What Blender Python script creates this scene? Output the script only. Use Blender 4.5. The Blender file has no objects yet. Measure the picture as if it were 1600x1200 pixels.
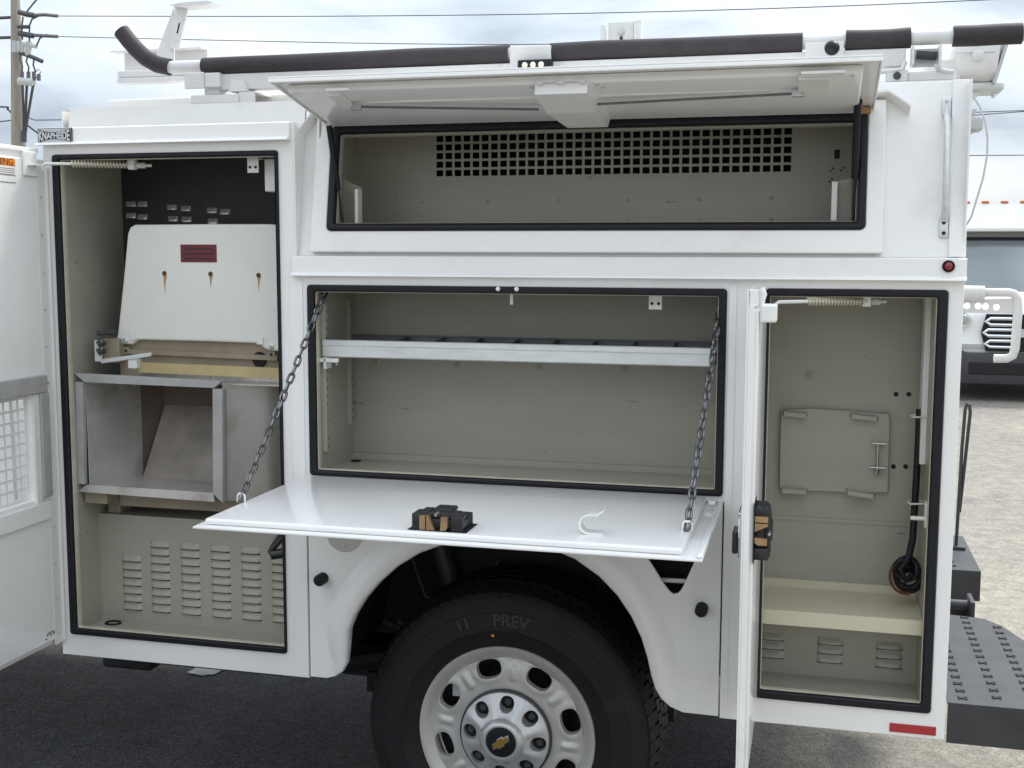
import bpy, bmesh, math, random
from mathutils import Vector, Matrix
random.seed(7)
PI = math.pi
R = math.radians

# ------------------------------------------------------------------ camera
scene = bpy.context.scene
COL = scene.collection
F_PX, CAM = 1850.0, Vector((0.55, -2.82, 1.67))
YAW, PITCH, ROLL = 0.25014, 0.11001, -0.00266
_f = Vector((-math.sin(YAW)*math.cos(PITCH), math.cos(YAW)*math.cos(PITCH), -math.sin(PITCH)))
_r0 = Vector((math.cos(YAW), math.sin(YAW), 0))
_d0 = _f.cross(_r0)
CR = _r0*math.cos(ROLL) + _d0*math.sin(ROLL)
CD = -_r0*math.sin(ROLL) + _d0*math.cos(ROLL)
cam_data = bpy.data.cameras.new('camera')
cam_data.sensor_width = 36.0
cam_data.lens = 36.0*F_PX/1600.0
cam_data.clip_start = 0.05
cam_data.clip_end = 2000
cam = bpy.data.objects.new('camera', cam_data)
COL.objects.link(cam)
m3 = Matrix((CR, -CD, -_f)).transposed()
cam.matrix_world = Matrix.Translation(CAM) @ m3.to_4x4()
scene.camera = cam

def ray(px, py):
    return (CR*((px-800)/F_PX) + CD*((py-600)/F_PX) + _f)
def at(px, py, Y):                      # survey point of the photograph at real depth Y
    d = ray(px, py); return CAM + d*((Y-CAM.y)/d.y)
def atX(px, py, X):
    d = ray(px, py); return CAM + d*((X-CAM.x)/d.x)
def atZ(px, py, Z):
    d = ray(px, py); return CAM + d*((Z-CAM.z)/d.z)
def onplane(px, py, P, n):
    d = ray(px, py); return CAM + d*((P-CAM).dot(n)/d.dot(n))

# ------------------------------------------------------------------ sky, sun, exposure
world = bpy.data.worlds.new('World'); scene.world = world; world.use_nodes = True
SUN_EL, SUN_AZ = R(52), R(36)          # azimuth measured from +Y (behind the truck) towards +X
def build_world():
    nt = world.node_tree; N = nt.nodes; L = nt.links
    for n in list(N): N.remove(n)
    out = N.new('ShaderNodeOutputWorld')
    tc = N.new('ShaderNodeTexCoord')
    sky = N.new('ShaderNodeTexSky'); sky.sky_type = 'NISHITA'; sky.sun_disc = False
    sky.sun_elevation = SUN_EL; sky.sun_rotation = SUN_AZ; sky.dust_density = 2.5
    b1 = N.new('ShaderNodeBackground'); b1.inputs[1].default_value = 0.10
    L.new(sky.outputs[0], b1.inputs[0])
    mp = N.new('ShaderNodeMapping'); mp.inputs['Scale'].default_value = (1.0, 1.0, 2.6)
    mp.inputs['Location'].default_value = (0.35, 0.1, 0.2)
    L.new(tc.outputs['Generated'], mp.inputs[0])
    n1 = N.new('ShaderNodeTexNoise'); n1.inputs['Scale'].default_value = 3.4; n1.inputs['Detail'].default_value = 5
    n1.inputs['Roughness'].default_value = 0.5
    n1.inputs['Distortion'].default_value = 0.4
    L.new(mp.outputs[0], n1.inputs['Vector'])
    cr = N.new('ShaderNodeValToRGB'); e = cr.color_ramp.elements
    e[0].position = 0.36; e[0].color = (0.39, 0.45, 0.54, 1)
    e[1].position = 0.63; e[1].color = (0.85, 0.885, 0.905, 1)
    x = cr.color_ramp.elements.new(0.49); x.color = (0.66, 0.735, 0.815, 1)
    L.new(n1.outputs['Fac'], cr.inputs[0])
    # overcast sky: brighter towards the zenith, L ~ 1 + k sin(elevation)
    sx = N.new('ShaderNodeSeparateXYZ'); L.new(tc.outputs['Generated'], sx.inputs[0])
    cl = N.new('ShaderNodeClamp'); L.new(sx.outputs['Z'], cl.inputs[0])
    ma = N.new('ShaderNodeMath'); ma.operation = 'MULTIPLY_ADD'
    ma.inputs[1].default_value = 1.65; ma.inputs[2].default_value = 1.0
    L.new(cl.outputs[0], ma.inputs[0])
    b2 = N.new('ShaderNodeBackground')
    L.new(cr.outputs[0], b2.inputs[0])
    L.new(ma.outputs[0], b2.inputs[1])
    mx = N.new('ShaderNodeMixShader'); mx.inputs[0].default_value = 0.88
    L.new(b1.outputs[0], mx.inputs[1]); L.new(b2.outputs[0], mx.inputs[2])
    L.new(mx.outputs[0], out.inputs[0])
build_world()
sun_d = bpy.data.lights.new('sun', 'SUN'); sun_d.energy = 3.4; sun_d.angle = R(11); sun_d.color = (1.0, 0.96, 0.9)
sun = bpy.data.objects.new('sun', sun_d); COL.objects.link(sun)
sd = Vector((math.sin(SUN_AZ)*math.cos(SUN_EL), math.cos(SUN_AZ)*math.cos(SUN_EL), math.sin(SUN_EL)))
sun.rotation_euler = sd.to_track_quat('Z', 'Y').to_euler()
sun.location = sd*40
scene.view_settings.view_transform = 'Standard'
scene.view_settings.look = 'None'
scene.view_settings.exposure = 0.14
scene.view_settings.gamma = 1.0

# ------------------------------------------------------------------ materials
MATS = {}
def mat(name, col, rough=0.5, metal=0.0, var=0.0, vscale=6.0, bump=0.0, bscale=60.0, coat=0.0,
        dirt=None, dirt_scale=3.0, dirt_lo=0.55, dirt_hi=0.75, stretch=(1, 1, 1), spec=0.5, rvar=0.0):
    m = bpy.data.materials.new(name); m.use_nodes = True
    nt = m.node_tree; N = nt.nodes; L = nt.links
    b = N['Principled BSDF']
    b.inputs['Base Color'].default_value = (*col, 1)
    b.inputs['Roughness'].default_value = rough
    b.inputs['Metallic'].default_value = metal
    b.inputs['Specular IOR Level'].default_value = spec
    if coat:
        b.inputs['Coat Weight'].default_value = coat; b.inputs['Coat Roughness'].default_value = 0.06
    tc = N.new('ShaderNodeTexCoord')
    mp = N.new('ShaderNodeMapping'); mp.inputs['Scale'].default_value = stretch
    L.new(tc.outputs['Object'], mp.inputs[0])
    last = None
    if var:
        n = N.new('ShaderNodeTexNoise'); n.inputs['Scale'].default_value = vscale; n.inputs['Detail'].default_value = 6
        n.inputs['Roughness'].default_value = 0.62
        L.new(mp.outputs[0], n.inputs['Vector'])
        r = N.new('ShaderNodeValToRGB')
        r.color_ramp.elements[0].position = 0.3; r.color_ramp.elements[1].position = 0.7
        r.color_ramp.elements[0].color = (*[max(0, c*(1-var)) for c in col], 1)
        r.color_ramp.elements[1].color = (*[min(1, c*(1+var)) for c in col], 1)
        L.new(n.outputs['Fac'], r.inputs[0]); last = r.outputs[0]
        if rvar:
            rr = N.new('ShaderNodeMapRange'); rr.inputs['To Min'].default_value = max(0.03, rough-rvar)
            rr.inputs['To Max'].default_value = min(1, rough+rvar); L.new(n.outputs['Fac'], rr.inputs['Value'])
            L.new(rr.outputs[0], b.inputs['Roughness'])
    if dirt:
        n = N.new('ShaderNodeTexNoise'); n.inputs['Scale'].default_value = dirt_scale; n.inputs['Detail'].default_value = 8
        n.inputs['Roughness'].default_value = 0.7
        L.new(mp.outputs[0], n.inputs['Vector'])
        r = N.new('ShaderNodeValToRGB')
        r.color_ramp.elements[0].position = dirt_lo; r.color_ramp.elements[1].position = dirt_hi
        r.color_ramp.elements[0].color = (0, 0, 0, 1); r.color_ramp.elements[1].color = (1, 1, 1, 1)
        L.new(n.outputs['Fac'], r.inputs[0])
        mx = N.new('ShaderNodeMixRGB'); L.new(r.outputs[0], mx.inputs[0])
        if last: L.new(last, mx.inputs[1])
        else: mx.inputs[1].default_value = (*col, 1)
        mx.inputs[2].default_value = (*dirt, 1); last = mx.outputs[0]
    if last: L.new(last, b.inputs['Base Color'])
    if bump:
        n = N.new('ShaderNodeTexNoise'); n.inputs['Scale'].default_value = bscale; n.inputs['Detail'].default_value = 4
        L.new(mp.outputs[0], n.inputs['Vector'])
        bp = N.new('ShaderNodeBump'); bp.inputs['Strength'].default_value = bump; bp.inputs['Distance'].default_value = 0.002
        L.new(n.outputs['Fac'], bp.inputs['Height']); L.new(bp.outputs[0], b.inputs['Normal'])
    MATS[name] = m
    return m

mat('white_paint', (0.855, 0.845, 0.825), 0.32, var=0.03, vscale=2.5, bump=0.55, bscale=4.5, coat=0.55,
    dirt=(0.66, 0.635, 0.57), dirt_scale=4, dirt_lo=0.56, dirt_hi=0.95)
mat('rack_white', (0.64, 0.635, 0.625), 0.42, var=0.06, vscale=9, dirt=(0.42, 0.38, 0.32), dirt_scale=12, dirt_lo=0.6, dirt_hi=0.85)
mat('roof_white', (0.70, 0.69, 0.665), 0.45, var=0.05, vscale=4, dirt=(0.55, 0.50, 0.40), dirt_scale=5, dirt_lo=0.55, dirt_hi=0.85)
mat('cream_paint', (0.58, 0.53, 0.40), 0.42, var=0.06, vscale=4, dirt=(0.35, 0.3, 0.22), dirt_scale=10, dirt_lo=0.62, dirt_hi=0.8)
mat('old_white', (0.74, 0.74, 0.70), 0.5, var=0.05, vscale=5, dirt=(0.5, 0.42, 0.28), dirt_scale=4, dirt_lo=0.62, dirt_hi=0.85)
mat('cover_white', (0.74, 0.735, 0.685), 0.5, var=0.04, vscale=3, dirt=(0.55, 0.48, 0.36), dirt_scale=6, dirt_lo=0.66, dirt_hi=0.85, bump=0.05, bscale=200)
mat('liner_paint', (0.350, 0.338, 0.276), 0.36, var=0.06, vscale=3, bump=0.06, bscale=9, dirt=(0.16, 0.145, 0.12), dirt_scale=11, dirt_lo=0.655, dirt_hi=0.71, stretch=(1, 1, 4.0))
mat('flange_paint', (0.52, 0.48, 0.38), 0.5, var=0.1, vscale=20)
mat('duct_dust', (0.24, 0.212, 0.188), 0.45, metal=0.4, var=0.3, vscale=9, dirt=(0.40, 0.37, 0.33), dirt_scale=60, dirt_lo=0.66, dirt_hi=0.74)
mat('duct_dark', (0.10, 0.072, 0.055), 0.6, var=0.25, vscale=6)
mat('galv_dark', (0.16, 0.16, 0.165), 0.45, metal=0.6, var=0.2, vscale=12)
mat('liner_dark', (0.026, 0.023, 0.024), 0.6, var=0.15)
mat('rubber', (0.009, 0.009, 0.013), 0.5, var=0.2, vscale=20, dirt=(0.03, 0.028, 0.026), dirt_scale=30, dirt_lo=0.62, dirt_hi=0.8, spec=0.3)
mat('black_plastic', (0.016, 0.016, 0.018), 0.38, var=0.2, vscale=20, bump=0.08, bscale=300)
mat('foam', (0.030, 0.024, 0.027), 0.66, var=0.25, vscale=25, bump=0.25, bscale=160)
mat('aluminium', (0.60, 0.58, 0.555), 0.30, metal=0.62, var=0.16, vscale=3, bump=0.15, bscale=40, dirt=(0.30, 0.24, 0.18), dirt_scale=5, dirt_lo=0.52, dirt_hi=0.78, rvar=0.12)
mat('grey_tape', (0.38, 0.37, 0.36), 0.75, var=0.15, vscale=14, bump=0.3, bscale=60)
mat('tan_paint', (0.30, 0.25, 0.18), 0.6, var=0.2, vscale=8, bump=0.1, dirt=(0.12, 0.10, 0.08), dirt_scale=12, dirt_lo=0.6, dirt_hi=0.8)
mat('yellow_tan', (0.46, 0.37, 0.19), 0.5, var=0.12, vscale=10, dirt=(0.25, 0.19, 0.12), dirt_scale=14, dirt_lo=0.6, dirt_hi=0.8)
mat('zinc_yellow', (0.46, 0.30, 0.17), 0.42, metal=0.8, var=0.2, vscale=40)
mat('zinc', (0.60, 0.60, 0.60), 0.36, metal=0.95, var=0.2, vscale=50, bump=0.1, bscale=200)
mat('chain_steel', (0.17, 0.17, 0.175), 0.30, metal=0.95, var=0.3, vscale=60)
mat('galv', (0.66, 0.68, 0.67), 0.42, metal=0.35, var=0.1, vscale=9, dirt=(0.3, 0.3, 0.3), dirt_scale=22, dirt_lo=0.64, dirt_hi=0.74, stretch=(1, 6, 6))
mat('tyre', (0.0105, 0.0105, 0.0115), 0.66, var=0.25, vscale=10, bump=0.2, bscale=140, dirt=(0.035, 0.032, 0.029), dirt_scale=7, dirt_lo=0.56, dirt_hi=0.85, spec=0.35)
def tyre_ribs():
    nt = MATS['tyre'].node_tree; N = nt.nodes; L = nt.links; b = N['Principled BSDF']
    tc = N.new('ShaderNodeTexCoord'); w = N.new('ShaderNodeTexWave'); w.wave_type = 'RINGS'; w.rings_direction = 'Y'
    w.inputs['Scale'].default_value = 38; w.inputs['Distortion'].default_value = 0.15; L.new(tc.outputs['Object'], w.inputs['Vector'])
    bp = N.new('ShaderNodeBump'); bp.inputs['Strength'].default_value = 0.35; bp.inputs['Distance'].default_value = 0.001
    L.new(w.outputs['Fac'], bp.inputs['Height'])
    old = b.inputs['Normal'].links[0].from_socket; L.new(old, bp.inputs['Normal']); L.new(bp.outputs[0], b.inputs['Normal'])
tyre_ribs()
mat('tyre_letters', (0.030, 0.031, 0.033), 0.5, var=0.2, vscale=60)
mat('silver_paint', (0.56, 0.545, 0.515), 0.38, metal=0.35, var=0.08, vscale=7, bump=0.05, dirt=(0.22, 0.19, 0.15), dirt_scale=9, dirt_lo=0.6, dirt_hi=0.9)
mat('cap_silver', (0.58, 0.58, 0.585), 0.34, metal=0.5, var=0.06)
mat('gold', (0.62, 0.36, 0.08), 0.3, metal=0.8)
mat('chrome', (0.75, 0.76, 0.78), 0.12, metal=1.0)
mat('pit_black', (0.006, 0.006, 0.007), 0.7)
mat('red_lens', (0.20, 0.012, 0.02), 0.2, coat=0.6, bump=0.2, bscale=400)
mat('red_reflector', (0.38, 0.008, 0.02), 0.3, coat=0.4, bump=0.3, bscale=500)
mat('red_label', (0.14, 0.008, 0.02), 0.4, var=0.1)
mat('label_dark', (0.03, 0.012, 0.016), 0.5)
mat('label_white', (0.78, 0.78, 0.76), 0.5)
mat('label_orange', (0.80, 0.26, 0.02), 0.5)
mat('badge_grey', (0.50, 0.52, 0.52), 0.35, metal=0.3)
mat('badge_letters', (0.62, 0.64, 0.64), 0.4)
mat('rust', (0.10, 0.038, 0.014), 0.9, var=0.5, vscale=90)
mat('rust_stain', (0.42, 0.24, 0.11), 0.8, var=0.3, vscale=50)
mat('lamp_glass', (0.75, 0.72, 0.6), 0.15, coat=0.5)
mat('orange_lens', (0.55, 0.12, 0.03), 0.2, coat=0.5)
mat('pole_wood', (0.30, 0.265, 0.23), 0.85, var=0.2, vscale=2.0, bump=0.4, bscale=12, stretch=(4, 4, 0.5))
mat('wire', (0.06, 0.06, 0.065), 0.6)
mat('insulator', (0.12, 0.11, 0.12), 0.4)
mat('step_black', (0.034, 0.035, 0.039), 0.5, var=0.25, vscale=12, bump=0.2, bscale=220, dirt=(0.07, 0.07, 0.07), dirt_scale=20, dirt_lo=0.6, dirt_hi=0.8)
mat('van_white', (0.78, 0.78, 0.77), 0.35, coat=0.4, var=0.02)
mat('van_dark', (0.045, 0.044, 0.05), 0.6, var=0.15)
mat('van_glass', (0.36, 0.40, 0.40), 0.08, spec=0.8, coat=0.8, metal=0.35)  # sky reflection is put into the pale base colour
mat('marking_white', (0.55, 0.55, 0.53), 0.8, var=0.3, vscale=20)

def asphalt(mname, lo, hi, bstr):
    m = bpy.data.materials.new(mname); m.use_nodes = True
    nt = m.node_tree; N = nt.nodes; L = nt.links; b = N['Principled BSDF']
    b.inputs['Roughness'].default_value = 0.9
    tc = N.new('ShaderNodeTexCoord')
    def noise(s, d=4, r=0.6):
        n = N.new('ShaderNodeTexNoise'); n.inputs['Scale'].default_value = s; n.inputs['Detail'].default_value = d
        n.inputs['Roughness'].default_value = r; L.new(tc.outputs['Object'], n.inputs['Vector']); return n
    def ramp(src, p0, c0, p1, c1):
        r = N.new('ShaderNodeValToRGB'); r.color_ramp.elements[0].position = p0; r.color_ramp.elements[1].position = p1
        r.color_ramp.elements[0].color = (*c0, 1); r.color_ramp.elements[1].color = (*c1, 1); L.new(src, r.inputs[0]); return r
    def mix(a, bb, fac, typ='MIX'):
        x = N.new('ShaderNodeMixRGB'); x.blend_type = typ
        if isinstance(fac, float): x.inputs[0].default_value = fac
        else: L.new(fac, x.inputs[0])
        for k, v in ((1, a), (2, bb)):
            if isinstance(v, tuple): x.inputs[k].default_value = (*v, 1)
            else: L.new(v, x.inputs[k])
        return x
    v = N.new('ShaderNodeTexVoronoi'); v.inputs['Scale'].default_value = 135; L.new(tc.outputs['Object'], v.inputs['Vector'])
    sp = N.new('ShaderNodeSeparateColor'); L.new(v.outputs['Color'], sp.inputs[0])
    stones = ramp(sp.outputs[0], 0.1, lo, 0.95, hi)
    big = ramp(noise(0.35).outputs['Fac'], 0.35, (0.82, 0.82, 0.84), 0.68, (1.25, 1.22, 1.15))
    c1 = mix(stones.outputs[0], big.outputs[0], 1.0, 'MULTIPLY')
    fine = ramp(noise(9, 8, 0.75).outputs['Fac'], 0.35, (0.72, 0.72, 0.72), 0.66, (1.2, 1.2, 1.18))
    c2 = mix(c1.outputs[0], fine.outputs[0], 1.0, 'MULTIPLY')
    # cracks
    nz = noise(1.6, 6, 0.7)
    wv = N.new('ShaderNodeMixRGB'); wv.blend_type = 'ADD'; wv.inputs[0].default_value = 0.5
    L.new(tc.outputs['Object'], wv.inputs[1]); L.new(nz.outputs['Color'], wv.inputs[2])
    vc = N.new('ShaderNodeTexVoronoi'); vc.feature = 'DISTANCE_TO_EDGE'; vc.inputs['Scale'].default_value = 0.75
    L.new(wv.outputs[0], vc.inputs['Vector'])
    cr = ramp(vc.outputs['Distance'], 0.0015, (0.75, 0.75, 0.75), 0.0075, (0, 0, 0))
    msk = ramp(noise(0.6).outputs['Fac'], 0.44, (0, 0, 0), 0.60, (1, 1, 1))
    cm = mix(cr.outputs[0], msk.outputs[0], 1.0, 'MULTIPLY')
    c3 = mix(c2.outputs[0], (0.03, 0.029, 0.028), cm.outputs[0])
    L.new(c3.outputs[0], b.inputs['Base Color'])
    bp = N.new('ShaderNodeBump'); bp.inputs['Strength'].default_value = bstr; bp.inputs['Distance'].default_value = 0.006
    L.new(v.outputs['Distance'], bp.inputs['Height']); bp.invert = True
    L.new(bp.outputs[0], b.inputs['Normal'])
    MATS[mname] = m
asphalt('asphalt', (0.215, 0.20, 0.172), (0.335, 0.315, 0.272), 0.5)
asphalt('shade_asphalt', (0.024, 0.0235, 0.025), (0.085, 0.082, 0.085), 0.8)  # dark copy of the ground, with the truck's shade put into its colour

# ------------------------------------------------------------------ mesh helpers
class MB:
    def __init__(s): s.bm = bmesh.new()
    def box(s, x0, x1, y0, y1, z0, z1, bevel=0.0, seg=2):
        x0, x1 = min(x0, x1), max(x0, x1); y0, y1 = min(y0, y1), max(y0, y1); z0, z1 = min(z0, z1), max(z0, z1)
        t = bmesh.new()
        bmesh.ops.create_cube(t, size=1.0)
        for v in t.verts:
            v.co = Vector((x0+(v.co.x+.5)*(x1-x0), y0+(v.co.y+.5)*(y1-y0), z0+(v.co.z+.5)*(z1-z0)))
        if bevel:
            bevel = min(bevel, 0.45*min(x1-x0, y1-y0, z1-z0))
            bmesh.ops.bevel(t, geom=list(t.edges), offset=bevel, segments=seg, profile=0.5, affect='EDGES')
        s.merge(t); return s
    def merge(s, t, mtx=None):
        if mtx is not None: bmesh.ops.transform(t, matrix=mtx, verts=t.verts)
        me = bpy.data.meshes.new('tmp'); t.to_mesh(me); t.free(); s.bm.from_mesh(me); bpy.data.meshes.remove(me); return s
    def mesh(s, me, mtx=None):
        t = bmesh.new(); t.from_mesh(me); return s.merge(t, mtx)
    def poly(s, pts, d):                  # prism: polygon pts swept by vector d
        d = Vector(d)
        a = [s.bm.verts.new(Vector(p)) for p in pts]; b = [s.bm.verts.new(Vector(p)+d) for p in pts]
        n = len(pts)
        fs = [s.bm.faces.new(a), s.bm.faces.new(list(reversed(b)))]
        for i in range(n):
            fs.append(s.bm.faces.new((a[i], b[i], b[(i+1) % n], a[(i+1) % n])))
        bmesh.ops.recalc_face_normals(s.bm, faces=fs); return s
    def tube(s, path, r, seg=10, cap=True, closed=False):
        path = [Vector(p) for p in path]; n = len(path)
        rs = r if isinstance(r, (list, tuple)) else [r]*n
        rings = []; up = None
        for i, p in enumerate(path):
            if closed: t = (path[(i+1) % n]-path[i-1])
            else: t = path[min(i+1, n-1)]-path[max(i-1, 0)]
            t.normalize()
            if up is None:
                up = Vector((0, 0, 1)) if abs(t.z) < 0.9 else Vector((1, 0, 0))
            u = t.cross(up)
            if u.length < 1e-6: u = t.orthogonal()
            u.normalize(); w = u.cross(t).normalized(); up = w
            rings.append([s.bm.verts.new(p+(u*math.cos(2*PI*k/seg)+w*math.sin(2*PI*k/seg))*rs[i]) for k in range(seg)])
        fs = []
        for i in range(n if closed else n-1):
            A, B = rings[i], rings[(i+1) % n]
            for k in range(seg): fs.append(s.bm.faces.new((A[k], A[(k+1) % seg], B[(k+1) % seg], B[k])))
        if cap and not closed:
            fs.append(s.bm.faces.new(list(reversed(rings[0])))); fs.append(s.bm.faces.new(rings[-1]))
        bmesh.ops.recalc_face_normals(s.bm, faces=fs); return s
    def lathe(s, prof, seg=48, c=(0, 0, 0), a0=0.0, a1=2*PI):     # axis along Y; prof = (r, y)
        full = abs(a1-a0-2*PI) < 1e-6; c = Vector(c); fs = []
        na = seg if full else seg+1
        rings = []
        for (r, y) in prof:
            if r < 1e-6: rings.append([s.bm.verts.new(c+Vector((0, y, 0)))]*na)
            else: rings.append([s.bm.verts.new(c+Vector((r*math.sin(a0+(a1-a0)*k/seg), y, r*math.cos(a0+(a1-a0)*k/seg)))) for k in range(na)])
        for i in range(len(prof)-1):
            A, B = rings[i], rings[i+1]
            for k in range(seg):
                k2 = (k+1) % na
                q = []
                for v in (A[k], A[k2], B[k2], B[k]):
                    if v not in q: q.append(v)
                if len(q) > 2: fs.append(s.bm.faces.new(q))
        bmesh.ops.recalc_face_normals(s.bm, faces=fs); return s
    def cyl(s, p0, p1, r, seg=16): return s.tube([p0, p1], r, seg)
    def build(s, name, m, parent=None, smooth=None, weld=0.0):
        if weld: bmesh.ops.remove_doubles(s.bm, verts=s.bm.verts, dist=weld)
        me = bpy.data.meshes.new(name); s.bm.to_mesh(me); s.bm.free()
        if smooth: shade(me, smooth)
        return obj(name, me, m, parent)

def shade(me, ang=40):
    for p in me.polygons: p.use_smooth = True
    try: me.set_sharp_from_angle(angle=R(ang))
    except Exception: pass
def obj(name, me, m, parent=None):
    o = bpy.data.objects.new(name, me); COL.objects.link(o)
    if m is not None and len(me.materials) == 0: me.materials.append(MATS[m])
    if parent is not None: o.parent = parent
    return o
def empty(name, loc=(0, 0, 0), parent=None):
    o = bpy.data.objects.new(name, None); COL.objects.link(o); o.location = loc; o.empty_display_size = 0.1
    if parent is not None: o.parent = parent
    return o
def tag(o, label=None, cat=None, group=None, kind=None):
    if label: o['label'] = label
    if cat: o['category'] = cat
    if group: o['group'] = group
    if kind: o['kind'] = kind
    return o
def linked(o, parent=None, **kw):
    c = o.copy(); COL.objects.link(c); c.parent = parent if parent is not None else o.parent
    for k, v in kw.items(): setattr(c, k, v)
    return c

def curve_mesh(cu, name):
    o = bpy.data.objects.new('tmp_curve', cu); COL.objects.link(o)
    bpy.context.view_layer.update()
    dg = bpy.context.evaluated_depsgraph_get()
    me = bpy.data.meshes.new_from_object(o.evaluated_get(dg)); me.name = name
    bpy.data.objects.remove(o); bpy.data.curves.remove(cu)
    return me
def plate(outer, holes=(), thick=0.003, bevel=0.0015, name='plate'):
    """flat sheet in the XZ plane, front at y=0, body behind it (+y)"""
    cu = bpy.data.curves.new('tmp', 'CURVE'); cu.dimensions = '2D'; cu.fill_mode = 'BOTH'
    cu.extrude = max(thick/2-bevel, 0.0001); cu.bevel_depth = bevel; cu.bevel_resolution = 1; cu.offset = -bevel
    for loop in [outer]+list(holes):
        s = cu.splines.new('POLY'); s.points.add(len(loop)-1); s.use_cyclic_u = True
        for i, (x, z) in enumerate(loop): s.points[i].co = (x, z, 0, 1)
    me = curve_mesh(cu, name)
    me.transform(Matrix(((1, 0, 0, 0), (0, 0, -1, thick/2), (0, 1, 0, 0), (0, 0, 0, 1))))
    return me
def rrect(x0, x1, z0, z1, r=0.006, n=4):
    pts = []
    for cx, cz, a in ((x1-r, z1-r, 0), (x0+r, z1-r, 90), (x0+r, z0+r, 180), (x1-r, z0+r, 270)):
        for k in range(n+1):
            t = R(a+90*k/n); pts.append((cx+r*math.cos(t), cz+r*math.sin(t)))
    return pts
def text_mesh(body, size=1.0, thick=0.002, name='lettering', bold=0.0):
    cu = bpy.data.curves.new('tmp', 'FONT'); cu.body = body; cu.size = size; cu.extrude = thick/2
    cu.offset = bold; cu.align_x = 'CENTER'; cu.align_y = 'CENTER'; cu.resolution_u = 3
    return curve_mesh(cu, name)
XZ = Matrix(((1, 0, 0, 0), (0, 0, -1, 0), (0, 1, 0, 0), (0, 0, 0, 1)))     # text plane -> XZ, facing -Y
def perforated(xs, zs, hole, y0, th):
    """grid sheet with square holes; hole(i,j) -> True where the cell is open"""
    bm = bmesh.new(); V = {}
    def v(i, j, k):
        if (i, j, k) not in V: V[(i, j, k)] = bm.verts.new((xs[i], y0+k*th, zs[j]))
        return V[(i, j, k)]
    nx, nz = len(xs)-1, len(zs)-1
    for i in range(nx):
        for j in range(nz):
            if hole(i, j):
                for (a, b) in (((i, j), (i+1, j)), ((i+1, j), (i+1, j+1)), ((i+1, j+1), (i, j+1)), ((i, j+1), (i, j))):
                    bm.faces.new((v(*a, 0), v(*b, 0), v(*b, 1), v(*a, 1)))
            else:
                bm.faces.new((v(i, j, 0), v(i+1, j, 0), v(i+1, j+1, 0), v(i, j+1, 0)))
                bm.faces.new((v(i, j, 1), v(i, j+1, 1), v(i+1, j+1, 1), v(i+1, j, 1)))
    return bm
def frame_ring(x0, x1, z0, z1, w, prof_y, name, m, parent, bulge=0.004, r=0.008):
    """rubber frame: rounded rectangular ring of width w, front at prof_y[0], back at prof_y[1]"""
    if not isinstance(w, tuple): w = (w, w, w, w)
    o = obj(name, plate(rrect(x0, x1, z0, z1, r), [rrect(x0+w[0], x1-w[1], z0+w[2], z1-w[3], r*0.6)], prof_y[1]-prof_y[0], bulge, name), m, parent)
    o.location.y = prof_y[0]
    shade(o.data, 50)
    return o

# ------------------------------------------------------------------ ground
g = MB(); s = 400
g.bm.faces.new([g.bm.verts.new(p) for p in ((-s, -s, 0), (s, -s, 0), (s, s, 0), (-s, s, 0))])
tag(g.build('ground', 'asphalt'), kind='structure')
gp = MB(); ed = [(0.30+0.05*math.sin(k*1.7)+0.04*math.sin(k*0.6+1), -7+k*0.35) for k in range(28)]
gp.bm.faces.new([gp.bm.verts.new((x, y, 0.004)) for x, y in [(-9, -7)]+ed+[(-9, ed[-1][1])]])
tag(gp.build('asphalt_shade_patch', 'shade_asphalt'), kind='structure')  # thin ground sheet whose dark colour stands in for the truck's shade
p = atZ(322, 1047, 0.008)
cu = [(p.x+(0.05+0.03*random.random())*math.cos(a), p.y+(0.05+0.04*random.random())*math.sin(a)) for a in [2*PI*k/14 for k in range(14)]]
mk = MB(); mk.bm.faces.new([mk.bm.verts.new((x, y, 0.008)) for x, y in cu])
tag(mk.build('road_marking', 'marking_white'), kind='structure')

# ================================================================== the service truck
truck = empty('service_truck', (-0.21, 0.2, 0))
tag(truck, 'white service truck body with all its side compartment doors standing open', 'truck')
TOFF = Vector((0.21, -0.2, 0))
def part(o):                      # parts are modelled in world coordinates and hung on the truck
    o.parent = truck; o.location = Vector(o.location)+TOFF; return o

XL, XR = -1.475, 0.872
ZB = 0.544
# openings: x0, x1, z0, z1 (outer edge of the rubber seal)
OL = (-1.445, -0.788, 0.606, 1.929)
OM = (-0.7125, 0.349, 1.094, 1.588)
OR = (0.4385, 0.839, 0.606, 1.590)
def rc(o): return rrect(*o, 0.008)
main = plate([(XL, ZB), (-0.7255, ZB), (-0.7255, 1.079), (0.3535, 1.079), (0.3535, ZB), (XR, ZB), (XR, 1.66), (-0.745, 1.66), (-0.745, 2.0), (XL, 2.0)],
             [rc(OL), rc(OM), rc(OR)], 0.012, 0.002, 'side_panel')
shade(main, 30)
part(obj('side_panel', main, 'white_paint'))
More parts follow.
